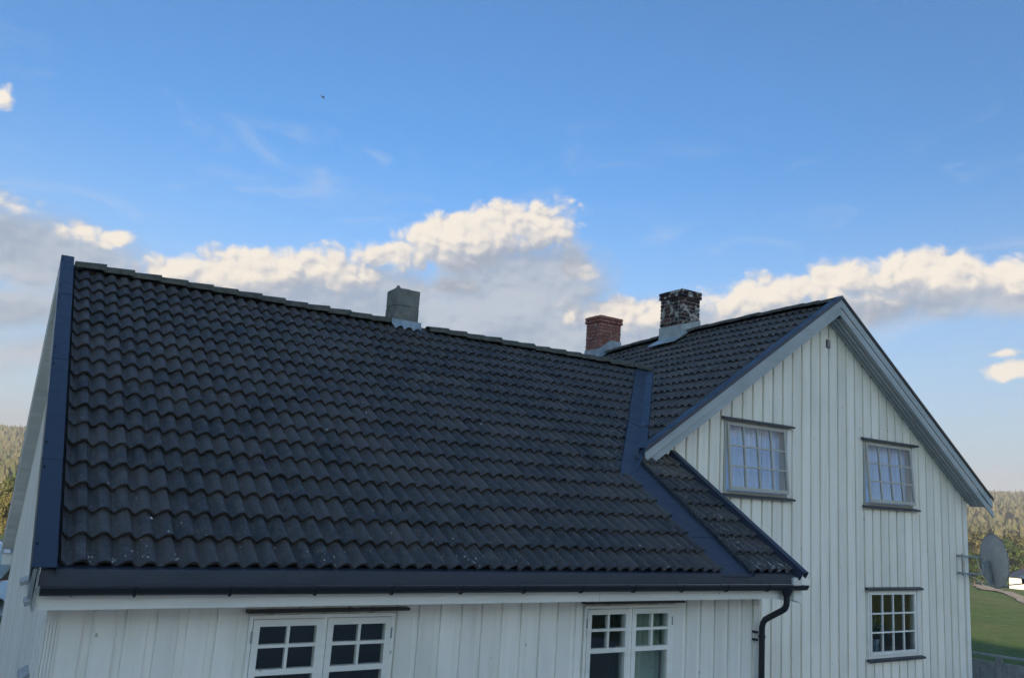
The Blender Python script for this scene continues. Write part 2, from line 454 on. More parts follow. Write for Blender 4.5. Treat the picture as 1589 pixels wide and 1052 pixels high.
def glass_fn(n, b):
    t = n.t
    ge = n.new('ShaderNodeNewGeometry')
    cosi = n.m('ABSOLUTE', n.vm('DOT_PRODUCT', ge.outputs['Normal'], ge.outputs['Incoming']))
    fres = n.m('MULTIPLY_ADD', n.m('POWER', n.m('SUBTRACT', 1.0, cosi), 5.0), 0.92, 0.055)
    tr = n.new('ShaderNodeBsdfTransparent'); tr.inputs[0].default_value = (0.95, 0.97, 0.965, 1)
    gl = n.new('ShaderNodeBsdfGlossy'); gl.inputs['Roughness'].default_value = 0.01
    bp = n.new('ShaderNodeBump'); bp.inputs['Strength'].default_value = 0.04; bp.inputs['Distance'].default_value = 0.02
    n.put(bp.inputs['Height'], n.noise(pos(n), 2.2, 1, 0.5))
    n.put(gl.inputs['Normal'], bp.outputs[0])
    ms = n.new('ShaderNodeMixShader')
    n.put(ms.inputs[0], fres)
    t.links.new(tr.outputs[0], ms.inputs[1]); t.links.new(gl.outputs[0], ms.inputs[2])
    t.links.new(ms.outputs[0], t.nodes['Material Output'].inputs['Surface'])
mat('glass', glass_fn)

def grass_fn(n, b):
    p = pos(n)
    c = n.mix(n.mr(n.noise(p, 0.018, 3, 0.55), 0.40, 0.62), (0.085, 0.165, 0.045, 1), (0.125, 0.165, 0.065, 1))
    c = n.mix(n.mr(n.noise(p, 0.9, 5, 0.7), 0.42, 0.70, 0, 0.8), c, (0.21, 0.215, 0.10, 1))
    c = n.mix(n.mr(n.noise(p, 0.16, 6, 0.7), 0.54, 0.64, 0, 0.8), c, (0.085, 0.120, 0.045, 1))
    c = n.mix(n.mr(n.noise(p, 0.35, 6, 0.75), 0.66, 0.72, 0, 0.8), c, (0.26, 0.22, 0.16, 1))
    c = n.mix(n.mr(n.noise(p, 2.6, 5, 0.8), 0.44, 0.62, 0, 0.7), c, (0.065, 0.105, 0.032, 1))
    n.put(b.inputs['Base Color'], c)
    b.inputs['Roughness'].default_value = 0.95
    b.inputs['Specular IOR Level'].default_value = 0.1
    bump(n, b, n.noise(p, 1.4, 6, 0.8), 0.6, 0.4)
mat('grass', grass_fn)
mat('gravel', rough_fn((0.36, 0.335, 0.30), (0.50, 0.47, 0.42), 0.9, 0.95, 0.6))

mat('earth', rough_fn((0.20, 0.165, 0.12), (0.34, 0.30, 0.24), 0.7, 0.95, 0.6))

def leaf_fn(c0, c1, c2):
    def f(n, b):
        p = pos(n)
        at = n.new('ShaderNodeAttribute'); at.attribute_name = 'tile_rnd'
        r = n.m('FRACT', n.m('ADD', orand(n), at.outputs['Fac']))
        c = n.mix(r, c0 + (1,), c1 + (1,))
        c = n.mix(n.mr(n.noise(p, 0.35, 4, 0.7), 0.45, 0.7), c, c2 + (1,))
        n.put(b.inputs['Base Color'], c)
        b.inputs['Roughness'].default_value = 0.8
        b.inputs['Specular IOR Level'].default_value = 0.15
    return f
mat('leaf_gold', leaf_fn((0.080, 0.088, 0.034), (0.115, 0.105, 0.045), (0.062, 0.075, 0.030)))
mat('leaf_green', leaf_fn((0.035, 0.065, 0.018), (0.055, 0.085, 0.024), (0.022, 0.045, 0.014)))
mat('forest_leaf', leaf_fn((0.050, 0.062, 0.030), (0.100, 0.092, 0.052), (0.056, 0.068, 0.038)))

# ------------------------------------------------------------------ terrain
RF = [(0, -1.5), (5, -2.4), (8, -2.9), (18, -3.3), (30, -4.1), (60, -6.7), (100, -9), (150, -11.4), (220, -13), (350, -15), (520, -15), (700, -4), (1000, 16), (1300, 32), (2000, 48), (4000, 60)]
RB = [(0, -1.5), (10, -0.3), (40, 5), (100, 26), (180, 48), (260, 64), (600, 80), (4000, 90)]  # unseen hill behind the camera, added and shaped to keep the house in shade
def itp(T, r):
    for (a, za), (b_, zb) in zip(T, T[1:]):
        if r <= b_: return za + (zb - za) * (r - a) / (b_ - a)
    return T[-1][1]
def sstep(a, b_, x):
    t = max(0, min(1, (x - a) / (b_ - a))); return t * t * (3 - 2 * t)
def ground_z(x, y):
    dx, dy = x - CAM.x, y - CAM.y
    r = math.hypot(dx, dy)
    az = math.atan2(dx, dy)
    wb = sstep(0.90, 0.955, math.cos(az - R(214)))
    z = itp(RF, r) * (1 - wb) + itp(RB, r) * wb
    if r > 25:
        k = min(1, (r - 25) / 300)
        z += k * 5 * noise.noise(Vector((x / 260, y / 260, 3))) + min(1, r / 80) * 0.5 * noise.noise(Vector((x / 22, y / 22, 8)))
    if r > 600: z += min(1, (r - 600) / 500) * 9 * noise.noise(Vector((x / 420, y / 420, 1)))
    return z
def on_ground(u, v):
    d = ray(u, v); d = d / math.hypot(d.x, d.y)
    r = 3.0
    while r < 3000:
        p = CAM + d * r
        if p.z < ground_z(p.x, p.y): return p
        r *= 1.004
    return CAM + d * r
def build_ground():
    rr = [0.0]
    r = 1.5
    while r < 4000:
        rr.append(r); r *= 1.07
    NA = 220
    vs, fs = [], []
    for r in rr:
        for k in range(NA):
            t = 2 * math.pi * k / NA
            x, y = CAM.x + r * math.sin(t), CAM.y + r * math.cos(t)
            vs.append((x, y, ground_z(x, y)))
    for i in range(len(rr) - 1):
        for k in range(NA):
            fs.append((i * NA + k, (i + 1) * NA + k, (i + 1) * NA + (k + 1) % NA, i * NA + (k + 1) % NA))
    mb = MB(); mb.add(vs, fs, True)
    o = mb.build('ground', 'grass', label='grassy hillside falling away to a valley and wooded hills', kind='structure')
build_ground()

def build_bounce_yard():  # unseen pale ground, added to bounce skylight up onto the walls
    vs, fs = [], []
    NA, NR_ = 64, 14
    for i in range(NR_ + 1):
        for k in range(NA):
            t = 2 * math.pi * k / NA
            q = i / NR_ * (1 + 0.06 * noise.noise(Vector((math.cos(t) * 2, math.sin(t) * 2, 4))))
            x, y = 6.5 + 13.5 * q * math.cos(t), 1.0 + 15.0 * q * math.sin(t)
            vs.append((x, y, ground_z(x, y) + 0.03))
    for i in range(NR_):
        for k in range(NA): fs.append((i * NA + k, (i + 1) * NA + k, (i + 1) * NA + (k + 1) % NA, i * NA + (k + 1) % NA))
    MB().add(vs, fs, True).build('bounce_yard', 'gravel', label='pale gravel round the house, added out of view to bounce light onto its walls', kind='structure')
build_bounce_yard()

# gravel track through the meadow
PATH = [(1470, 905, 1.0), (1500, 905, 1.2), (1518, 907, 1.4), (1532, 912, 2.4), (1541, 917, 2.0), (1556, 917, 1.4), (1572, 923, 1.6), (1592, 931, 1.4), (1620, 945, 1.4)]
def build_path():
    P = [(on_ground(u, v), w_) for u, v, w_ in PATH]
    pts = []
    for (a, wa), (b_, wb) in zip(P, P[1:]):
        for k in range(10):
            t = k / 10
            pts.append((a.lerp(b_, t), wa + (wb - wa) * t))
    vs, fs = [], []
    for i, (p, w_) in enumerate(pts):
        d = (pts[min(i + 1, len(pts) - 1)][0] - pts[max(i - 1, 0)][0]); d.z = 0; d.normalize()
        s_ = Vector((d.y, -d.x, 0))
        for q in (-1, -0.5, 0, 0.5, 1):
            wj = w_ * 0.9 * (1 + 0.9 * noise.noise(Vector((i * 0.4, q * 2, 5))))
            a = p + s_ * q * wj
            vs.append((a.x, a.y, ground_z(a.x, a.y) + 0.10))
    for i in range(len(pts) - 1):
        for k in range(4):
            fs.append((i * 5 + k, i * 5 + k + 1, i * 5 + k + 6, i * 5 + k + 5))
    MB().add(vs, fs, True).build('path', 'earth', label='pale gravel track winding across the green meadow', kind='structure')
build_path()

# ------------------------------------------------------------------ house geometry frame
A = 0.56323          # wing roof pitch
EX = 0.32376         # tile exposure
ca, sa = math.cos(A), math.sin(A)
def Wp(x, s, h=0.0): return Vector((x, s * ca - h * sa, s * sa + h * ca))
TM = 0.6858          # main roof tan pitch
B = math.atan(TM)
cb, sb = math.cos(B), math.sin(B)
RX, RZ, YB, YG, YE = 11.23, 4.31, 2.0, 2.35, 11.2
def sag(y): return -0.006 * max(0, y - 2) ** 2
def Mp(s, y, h=0.0, side=-1):
    """main roof: s measured down the slope from the ridge"""
    return Vector((RX + side * (s * cb + h * sb), y, RZ - s * sb + h * cb + sag(y)))
YW = 0.35            # wing wall face
XL, XR = -0.11, 7.31
ZB = -3.7
house = empty('house', (7.5, 3.0, -3.2), 'white timber farmhouse with dark tiled roofs and a front gable wing', 'house')

# ---- walls with openings, boards as parts
WIN_W = [(1.30, 2.575, -1.75, -0.452), (4.69, 5.92, -1.75, -0.43)]
WIN_G = [(8.81, 10.25, 0.87, 1.99), (12.30, 13.75, 0.86, 1.985), (12.37, 13.80, -1.71, -0.585)]

def wall_panel(mb, x0, x1, y0, y1, top, zb, opens):
    """backing wall in the XZ plane between y0 and y1, with rectangular openings; top(x) gives its upper edge"""
    xs = sorted(set([x0, x1] + [v for o in opens for v in o[:2] if x0 < v < x1] + ([RX] if x0 < RX < x1 else [])))
    for a, b_ in zip(xs, xs[1:]):
        m = (a + b_) / 2
        cuts = sorted([(o[2], o[3]) for o in opens if o[0] <= m <= o[1]])
        z = zb
        for (c, d) in cuts + [(None, None)]:
            if c is None:
                mb.prism([(a, y0, z), (b_, y0, z), (b_, y0, top(b_)), (a, y0, top(a))], (0, y1 - y0, 0))
            else:
                if c > z: mb.box(a, b_, y0, y1, z, c)
                z = d

def board_mesh(x0, x1, yf, yb, zs0, zs1, ch=0.005):
    """one cladding board with chamfered front arrises; zs1 = (top at x0, top at x1)"""
    mb = MB()
    j = [rnd.uniform(-0.0015, 0.0015) for _ in range(2)]
    pr = [(x0, yb), (x0, yf + ch), (x0 + ch, yf), (x1 - ch, yf), (x1, yf + ch), (x1, yb)]
    tops = lambda x: zs1[0] + (zs1[1] - zs1[0]) * (x - x0) / (x1 - x0)
    k = len(pr)
    vs = [(x + j[0], y + j[1], zs0) for x, y in pr] + [(x + j[0], y + j[1], tops(x)) for x, y in pr]
    fs = [tuple(range(k))[::-1], tuple(range(k, 2 * k))] + [(i, (i + 1) % k, k + (i + 1) % k, k + i) for i in range(k)]
    mb.add(vs, [f[::-1] for f in fs])
    return mb

def boards(parent, x0, x1, period, width, yb, yf, top, zb, opens, material):
    x = x0
    while x < x1 - 0.03:
        a, b_ = x, min(x + width, x1)
        cuts = []
        full = True
        for o in opens:
            if o[0] < b_ - 0.02 and o[1] > a + 0.02:
                if o[0] <= a + 0.06 and o[1] >= b_ - 0.06: cuts.append((o[2], o[3]))
                else:
                    # board notched beside an opening: keep the part clear of it
                    if o[0] > a: cuts.append((o[2], o[3])); board_mesh(a, o[0] - 0.004, yf, yb, o[2], (o[3], o[3])).build('wall_board', material, parent)
                    else: cuts.append((o[2], o[3])); board_mesh(o[1] + 0.004, b_, yf, yb, o[2], (o[3], o[3])).build('wall_board', material, parent)
        z = zb
        for (c, d) in sorted(cuts):
            if c - z > 0.02: board_mesh(a, b_, yf, yb, z, (c, c)).build('wall_board', material, parent)
            z = d
        ta, tb = top(a), top(b_)
        if min(ta, tb) - z > 0.02: board_mesh(a, b_, yf, yb, z, (ta, tb)).build('wall_board', material, parent)
        x += period

# wing front wall
ZS = -0.34
mb = MB()
wall_panel(mb, XL + 0.02, XR - 0.02, YW + 0.022, YW + 0.16, lambda x: ZS, ZB, WIN_W)
wing_wall = mb.build('wing_wall', 'white_paint', house)
boards(wing_wall, 0.168 - 0.2215, XR - 0.10, 0.2215, 0.160, YW + 0.022, YW, lambda x: ZS, ZB, WIN_W, 'white_paint')
mb = MB()
for k in range(4):      # reeded corner boards
    x = XL - 0.02 + k * 0.021
    mb.box(x, x + 0.017, YW - 0.016, YW + 0.022, ZB, ZS)
mb.box(XL - 0.02, XL + 0.064, YW - 0.008, YW + 0.021, ZB, ZS)
mb.build('corner_board', 'white_paint', wing_wall)
MB().box(XR - 0.09, XR + 0.004, YW - 0.010, YW + 0.022, ZB, ZS).build('corner_board', 'white_paint', wing_wall)
# wing left gable wall, back wall, right return
RY, RZW = 5.08, 3.08
BT = math.tan(R(36.9))
def lg_top(y): return (y * math.tan(A) - 0.20) if y < RY else (RY * math.tan(A) - 0.20 - (y - RY) * BT)
YBK = 9.9
mb = MB()
ys = [YW + 0.17, RY, YBK]
mb.prism([(XL, YW + 0.161, ZB), (XL, YBK, ZB), (XL, YBK, lg_top(YBK)), (XL, RY, lg_top(RY)), (XL, YW + 0.161, lg_top(YW + 0.161))], (0.12, 0, 0))
side_wall = mb.build('side_wall', 'white_paint', house)
y = YW + 0.20
while y < YBK:
    b_ = min(y + 0.16, YBK + 0.01)
    mbb = MB()
    mbb.prism([(XL - 0.022, y, ZB), (XL - 0.022, b_, ZB), (XL - 0.022, b_, lg_top(b_) - 0.03), (XL - 0.022, y, lg_top(y) - 0.03)], (0.0215, 0, 0))
    mbb.build('wall_board', 'white_paint', side_wall)
    y += 0.2215
MB().box(XL, 7.0, YBK - 0.13, YBK, ZB, lg_top(YBK)).build('back_wall', 'white_paint', house)
MB().prism([(XR - 0.13, YW + 0.161, ZB), (XR - 0.13, YG, ZB), (XR - 0.13, YG, lg_top(YG)), (XR - 0.13, YW + 0.161, lg_top(YW + 0.161))], (0.12, 0, 0)).build('return_wall', 'white_paint', house)

# main gable wall
def g_top(x): return 4.06 - TM * abs(x - RX)
GX0, GX1 = 6.95, 15.53
mb = MB()
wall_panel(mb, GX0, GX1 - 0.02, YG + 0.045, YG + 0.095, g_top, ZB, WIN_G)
gable_wall = mb.build('gable_wall', 'cream_paint_lit', house)
boards(gable_wall, 10.180 - 13 * 0.2385, GX1 - 0.02, 0.2385, 0.200, YG + 0.045, YG, lambda x: g_top(x) - 0.004, ZB, WIN_G, 'cream_paint_lit')
mb = MB(); mb.box(GX1 - 0.10, GX1 + 0.02, YG - 0.014, YG + 0.02, ZB, g_top(GX1) - 0.02)
mb.build('corner_board', 'white_paint', gable_wall)
MB().box(GX1 - 0.13, GX1, YG + 0.161, YE, ZB, g_top(GX1)).build('right_wall', 'white_paint', house)
MB().box(GX0, GX0 + 0.12, YG + 0.161, YE, ZB, g_top(GX0)).build('left_wall', 'white_paint', house)
MB().prism([(GX0, YE, ZB), (GX1, YE, ZB), (GX1, YE, g_top(GX1)), (RX, YE, g_top(RX)), (GX0, YE, g_top(GX0))], (0, 0.13, 0)).build('rear_wall', 'white_paint', house)
MB().box(GX0 + 0.13, GX1 - 0.14, YG + 3.0, YG + 3.1, ZB, 2.2).build('partition_wall', 'inner_wall', house)
MB().box(XL + 0.15, XR - 0.2, YW + 3.2, YW + 3.3, ZB, 0.6).build('partition_wall', 'dark_room', house)
MB().box(GX0 + 0.13, GX1 - 0.14, YG + 0.17, YG + 2.99, -0.12, 0.0).build('floor_slab', 'inner_wall', house)
mb = MB()   # louvred vent high on the gable
mb.box(11.275, 11.372, YG - 0.018, YG - 0.001, 3.505, 3.645)
vent = mb.build('gable_vent', 'black_plastic', house)
for k in range(6):
    z = 3.52 + k * 0.021
    MB().hexa([(11.285, YG - 0.030, z), (11.362, YG - 0.030, z), (11.362, YG - 0.019, z + 0.010), (11.285, YG - 0.019, z + 0.010),
               (11.285, YG - 0.030, z + 0.004), (11.362, YG - 0.030, z + 0.004), (11.362, YG - 0.019, z + 0.014), (11.285, YG - 0.019, z + 0.014)]).build('louvre', 'white_paint_flat', vent)

# ------------------------------------------------------------------ roof tiles
AM, RO = 0.052, 0.15
def prof(x):
    t = 2 * math.pi * x / RO
    return -AM * 0.5 * (1 - math.cos(t - 0.36 * math.sin(t) + 0.10 * (1 - math.cos(t))))
def tile_geo(xa, xb, length, seg=8, drop=0.036, th=0.026, lip=0.004):
    """double-roll concrete tile; x relative to a crest, y up the slope, z out of the roof"""
    k = max(2, round((xb - xa) / RO * seg))
    xs = [xa + (xb - xa) * i / k for i in range(k + 1)]
    zs = [prof(x) for x in xs]
    zs[-1] += lip; zs[-2] += lip
    vs = []
    for x, z in zip(xs, zs): vs.append((x, 0.0, z))
    for x, z in zip(xs, zs): vs.append((x, length, z - drop * length / EX))
    for x, z in zip(xs, zs): vs.append((x, 0.0, z))
    for x, z in zip(xs, zs): vs.append((x, 0.006, z - th))
    q = k + 1
    fs, sm = [], []
    for i in range(k): fs.append((i, i + 1, q + i + 1, q + i)); sm.append(True)
    for i in range(k): fs.append((2 * q + i, 3 * q + i, 3 * q + i + 1, 2 * q + i + 1)); sm.append(True)
    o = len(vs)
    for i, s_ in ((0, 0), (k, 1)):
        f = (vs[i], vs[q + i], (vs[q + i][0], vs[q + i][1], vs[q + i][2] - th), (vs[i][0], 0.0, vs[i][2] - th))
        vs += f
        fs.append((o, o + 1, o + 2, o + 3) if s_ == 0 else (o + 3, o + 2, o + 1, o)); sm.append(False)
        o += 4
    return vs, fs, sm
def tile_mesh(name, xa, xb, length, material):
    vs, fs, sm = tile_geo(xa, xb, length)
    me = bpy.data.meshes.new(name); me.from_pydata(vs, [], fs)
    me.polygons.foreach_set('use_smooth', sm); me.materials.append(MATS[material])
    return me

NROW = 18
LEN = EX + 0.05
def valley_x(y): return 6.45 + (y - 1.66) * (9.47 - 6.45) / (4.94 - 1.66)
wing_deck = MB()
for P in ([Wp(-0.20, 0.05, -0.12), Wp(6.30, 0.05, -0.12), Wp(6.30, NROW * EX, -0.12), Wp(-0.20, NROW * EX + 0.05, -0.12)],
          [Wp(6.31, 1.8, -0.12), Wp(6.50, 1.8, -0.12), Wp(9.40, NROW * EX, -0.12), Wp(6.31, NROW * EX, -0.12)],
          [Wp(6.31, 0.05, -0.12), Wp(7.50, 0.05, -0.12), Wp(7.50, 2.55, -0.12), Wp(6.51, 1.8, -0.12)]):
    wing_deck.add(P + [p + Vector((0, 0, 0.03)) for p in P], [(0, 3, 2, 1), (4, 5, 6, 7), (0, 1, 5, 4), (1, 2, 6, 5), (2, 3, 7, 6), (3, 0, 4, 7)])
# back slope, laid on the same ridge
zr = Wp(0, NROW * EX, -0.09)
pb = lambda x, y: Vector((x, y, zr.z + 0.10 - (y - RY) * BT))
for h in (0.0,):
    Q = [pb(-0.25, RY - 0.02), pb(9.9, RY - 0.02), pb(7.0, 10.35), pb(-0.25, 10.35)]
    wing_deck.add(Q + [q + Vector((0, 0, -0.06)) for q in Q], [(0, 1, 2, 3), (4, 7, 6, 5), (0, 4, 5, 1), (1, 5, 6, 2), (2, 6, 7, 3), (3, 7, 4, 0)])
wing_roof = wing_deck.build('wing_roof', 'tile', house)

basis = Matrix(((1, 0, 0), (0, ca, -sa), (0, sa, ca)))
cells = []
for r in range(NROW):
    k = -1
    while True:
        x0 = 0.03 + 0.30 * k
        xa, xb = (x0 + 0.14, x0 + 0.30) if k == -1 else (x0, x0 + 0.30)
        yc = (r + 0.5) * EX * ca
        lim = 6.36 if r < 6 else valley_x((r + 1.0) * EX * ca) - 0.05
        if xa > lim: break
        if r < 6 and xb > lim + 0.02: break
        cells.append((r, xa, xb, k))
        k += 1
for r in range(8):                       # the strip between the metal channel and the right verge
    for k in (0, 1):
        cells.append((r, 6.78 + 0.0 + k * 0.30, 6.78 + (k + 1) * 0.30 if k < 1 else 7.52, 50 + k))
def pjx(p):
    d = p - CAM; z = d.dot(fw)
    return (794.5 + FPX * d.dot(CR) / z, CY - FPX * d.dot(CU) / z)
def parea(r, xa, xb):
    q = [pjx(Wp(x, s)) for x, s in ((xa, r * EX), (xb, r * EX), (xb, (r + 1) * EX), (xa, (r + 1) * EX))]
    return abs(sum(q[i][0] * q[(i + 1) % 4][1] - q[(i + 1) % 4][0] * q[i][1] for i in range(4))) / 2
def cut(c):
    return c[3] < 50 and c[0] >= 6 and c[2] > valley_x(c[0] * EX * ca) - 0.28
ok = sorted([c for c in cells if not cut(c)], key=lambda c: -parea(*c[:3]))
single, rest = ok[:300], ok[300:] + [c for c in cells if cut(c)]
mcache = {}
def tmesh(xa, xb, m):
    # crest phase 0 at world X = 0 (crests every 0.15 m)
    ph = (xa / RO) % 1.0 * RO
    key = (round(ph, 3), round(xb - xa, 3), m)
    if key not in mcache: mcache[key] = tile_mesh('roof_tile', ph, ph + xb - xa - 0.002, LEN, m)
    return mcache[key], ph
def tile_matrix(r, xa, ph):
    p = Wp(xa - ph + rnd.uniform(-0.0015, 0.0015), r * EX + rnd.uniform(-0.004, 0.004), rnd.uniform(-0.002, 0.003))
    m = basis.copy() @ Matrix.Rotation(rnd.uniform(-0.006, 0.006), 3, 'Z') @ Matrix.Rotation(rnd.uniform(-0.005, 0.005), 3, 'Y')
    return Matrix.Translation(p) @ m.to_4x4()
mossy = lambda r, k: k >= 50 and r >= 6
for (r, xa, xb, k) in single:
    me, ph = tmesh(xa, xb, 'tile_mossy' if mossy(r, k) else 'tile')
    link('roof_tile', me, wing_roof, mw=tile_matrix(r, xa, ph))

def joined_tiles(name, items, material, parent, planes=()):
    """many tiles as one mesh with a random value per tile; planes = [(co, no)]: geometry on the +no side is cut off"""
    bm = bmesh.new()
    lay = bm.faces.layers.float.new('tile_rnd')
    for (vs, fs, sm, mw) in items:
        rv = rnd.random()
        bv = [bm.verts.new(mw @ Vector(v)) for v in vs]
        for f, s_ in zip(fs, sm):
            try: bf = bm.faces.new([bv[i] for i in f])
            except ValueError: continue
            bf.smooth = s_; bf[lay] = rv
    for co, no in planes:
        bmesh.ops.bisect_plane(bm, geom=bm.verts[:] + bm.edges[:] + bm.faces[:], plane_co=co, plane_no=no, clear_outer=True)
    me = bpy.data.meshes.new(name); bm.to_mesh(me); bm.free()
    me.materials.append(MATS[material])
    return link(name, me, parent, kind='stuff')

vd = Vector((9.47 - 6.45, 4.94 - 1.66, 0)).normalized()
vn = Vector((vd.y, -vd.x, 0))           # towards the main roof
V0 = Vector((6.45, 1.66, 0))
items = []
for (r, xa, xb, k) in rest:
    ph = (xa / RO) % 1.0 * RO
    vs, fs, sm = tile_geo(ph, ph + xb - xa - 0.002, LEN)
    items.append((vs, fs, sm, tile_matrix(r, xa, ph)))
far_items = items
joined_tiles('roof_tile_field', [i for i, c in zip(items, rest) if c[3] < 50], 'tile', wing_roof, [(V0 - vn * 0.20, vn)])
strip = [i for i, c in zip(items, rest) if c[3] >= 50]
if strip: joined_tiles('roof_tile_field', strip, 'tile_mossy', wing_roof)

# main roof, left slope
main_deck = MB()
NY = 12
for side in (-1, 1):
    s_end = 5.20 if side == -1 else 5.48
    vs, fs = [], []
    for i in range(NY + 1):
        yy = YB + 0.06 + (YE + 0.3 - YB) * i / NY
        for h in (-0.10, -0.17):
            vs += [Mp(0, yy, h, side), Mp(s_end, yy, h, side)]
    for i in range(NY):
        o = i * 4
        fs += [(o, o + 1, o + 5, o + 4) if side == 1 else (o + 4, o + 5, o + 1, o), (o + 2, o + 6, o + 7, o + 3), (o + 1, o + 3, o + 7, o + 5)]
    fs += [(0, 2, 3, 1)]
    main_deck.add(vs, fs)
main_roof = main_deck.build('main_roof', 'tile_main', house)
items, items2 = [], []
nr = 17
for r in range(nr):
    s0 = 5.42 - r * EX          # front edge of this course, measured from the ridge
    k = 0
    while True:
        y0 = YB + 0.10 + k * 0.30
        if y0 > YE: break
        p = Mp(s0, y0 + 0.15)
        k += 1
        if y0 >= 4.6 and p.x < 9.40: continue
        if p.x < valley_x(p.y) - 0.35 and y0 < 4.6: continue
        vs, fs, sm = tile_geo(0.03, 0.328, LEN, seg=6)
        o = Mp(s0 + rnd.uniform(-0.006, 0.006), y0 + 0.30, rnd.uniform(-0.004, 0.004))
        # local x -> -Y, local y -> up the slope (+X,+Z), local z -> normal
        mw = Matrix(((0, cb, -sb, o.x), (-1, 0, 0, o.y), (0, sb, cb, o.z), (0, 0, 0, 1)))
        (items if y0 < 4.6 else items2).append((vs, fs, sm, mw))
joined_tiles('roof_tile_field', items, 'tile_main', main_roof, [(V0 + vn * 0.13, -vn)])
joined_tiles('roof_tile_field', items2, 'tile_main', main_roof)

# ridge tiles
def ridge_mesh(length, w_, h_, material, taper=0.9):
    seg = 6
    mb = MB()
    a, b_ = [], []
    for k in range(seg + 1):
        t = math.pi * k / seg
        cx_, cz_ = math.cos(t), max(0, math.sin(t)) ** 0.8
        a.append((0.0, -cx_ * w_ * taper, cz_ * h_ * taper - 0.03))
        b_.append((length, -cx_ * w_, cz_ * h_ - 0.012))
    n_ = seg + 1
    mb.add(a + b_, [(i, n_ + i, n_ + i + 1, i + 1) for i in range(seg)], False)
    mb.add(b_ + [(length, y * 0.86, z - 0.025) for _, y, z in b_], [(i, n_ + i, n_ + i + 1, i + 1) for i in range(seg)])
    return mb.mesh('ridge_tile', material)
rm = ridge_mesh(0.36, 0.125, 0.105, 'ridge_concrete')
zridge = Wp(0, NROW * EX).z
x = -0.14
while x < 9.45:
    if not (4.02 < x < 4.60):
        o = link('ridge_tile', rm, wing_roof)
        o.matrix_basis = Matrix.Translation((x, RY - 0.05 + rnd.uniform(-0.006, 0.006), zridge + 0.015 + rnd.uniform(-0.006, 0.006))) @ Matrix.Rotation(rnd.uniform(-0.02, 0.02), 4, 'Y') @ Matrix.Rotation(rnd.uniform(-0.015, 0.015), 4, 'Z')
    x += 0.335
rm2 = ridge_mesh(0.36, 0.12, 0.085, 'ridge_concrete')
y = YB + 0.10
while y < YE:
    if not (5.40 < y < 6.2 or 8.1 < y < 8.8):
        o = link('ridge_tile', rm2, main_roof)
        o.matrix_basis = Matrix.Translation((RX + rnd.uniform(-0.01, 0.01), y + 0.36, RZ + sag(y) - 0.015 + rnd.uniform(-0.008, 0.008))) @ Matrix.Rotation(-math.pi / 2, 4, 'Z') @ Matrix.Rotation(0.03 + rnd.uniform(-0.02, 0.02), 4, 'Y')
    y += 0.33

# ------------------------------------------------------------------ metal trims of the wing roof
def strip_w(mb, x0, x1, s0, s1, h0, h1):
    """box lying in the wing roof plane"""
    mb.hexa([Wp(x0, s0, h0), Wp(x1, s0, h0), Wp(x1, s1, h0), Wp(x0, s1, h0), Wp(x0, s0, h1), Wp(x1, s0, h1), Wp(x1, s1, h1), Wp(x0, s1, h1)])
SR = NROW * EX
lens = [(-0.12, 1.22), (1.22, 3.05), (3.05, 4.75), (4.75, SR + 0.17)]
for i, (s0, s1) in enumerate(lens):                           # left verge flashing, lapped lengths
    mb = MB(); d = 0.003 * i
    strip_w(mb, -0.300, -0.158, s0, s1 + 0.03, 0.026 + d, 0.030 + d)
    strip_w(mb, -0.304, -0.300, s0, s1 + 0.03, -0.11, 0.030 + d)
    strip_w(mb, -0.160, -0.157, s0, s1 + 0.03, -0.045, 0.0255 + d)
    o = mb.build('verge_flashing', 'blue_metal', house)
    for sx in (s0 + 0.25, s1 - 0.12):
        mb = MB(); c = Wp(-0.285, sx, 0.031 + d)
        mb.tube([c, c + Vector((0, -sa, ca)) * 0.008], 0.009, 6)
        mb.build('screw', 'black_gutter', o)
mb = MB(); strip_w(mb, -0.298, -0.160, SR + 0.10, SR + 0.26, -0.10, 0.024)
mb.build('ridge_end_tile', 'ridge_concrete', house)
mb = MB()
strip_w(mb, -0.294, -0.268, -0.10, SR + 0.16, -0.26, -0.002)
mb.build('barge_board', 'grey_paint', house)
# back slope verge of the left gable: barge, soffit lining and capping
bdir = Vector((0, math.cos(R(36.9)), -math.sin(R(36.9))))
bn = Vector((0, math.sin(R(36.9)), math.cos(R(36.9))))
b0 = Vector((0, RY - 0.02, zridge + 0.05))
def strip_b(mb, x0, x1, l0, l1, h0, h1):
    q = lambda x, l, h: Vector((x, 0, 0)) + b0 + bdir * l + bn * h
    mb.hexa([q(x0, l0, h0), q(x1, l0, h0), q(x1, l1, h0), q(x0, l1, h0), q(x0, l0, h1), q(x1, l0, h1), q(x1, l1, h1), q(x0, l1, h1)])
mb = MB(); strip_b(mb, -0.30, -0.275, 0.0, 6.55, -0.24, -0.01); mb.build('barge_board', 'white_paint_flat', house)
mb = MB(); strip_b(mb, -0.304, -0.17, 0.0, 6.57, 0.0, 0.012); mb.build('verge_flashing', 'black_gutter', house)
l = 0.05
while l < 6.4:
    mb = MB(); strip_b(mb, -0.274, XL - 0.003, l, min(l + 0.118, 6.4), -0.225, -0.205)
    mb.build('soffit_board', 'white_paint_flat', house)
    l += 0.122
q = b0 + bdir * 6.5
MB().box(-0.27, 7.0, q.y - 0.30, q.y - 0.02, q.z - 0.36, q.z - 0.20).build('eave_box', 'white_paint_flat', house)

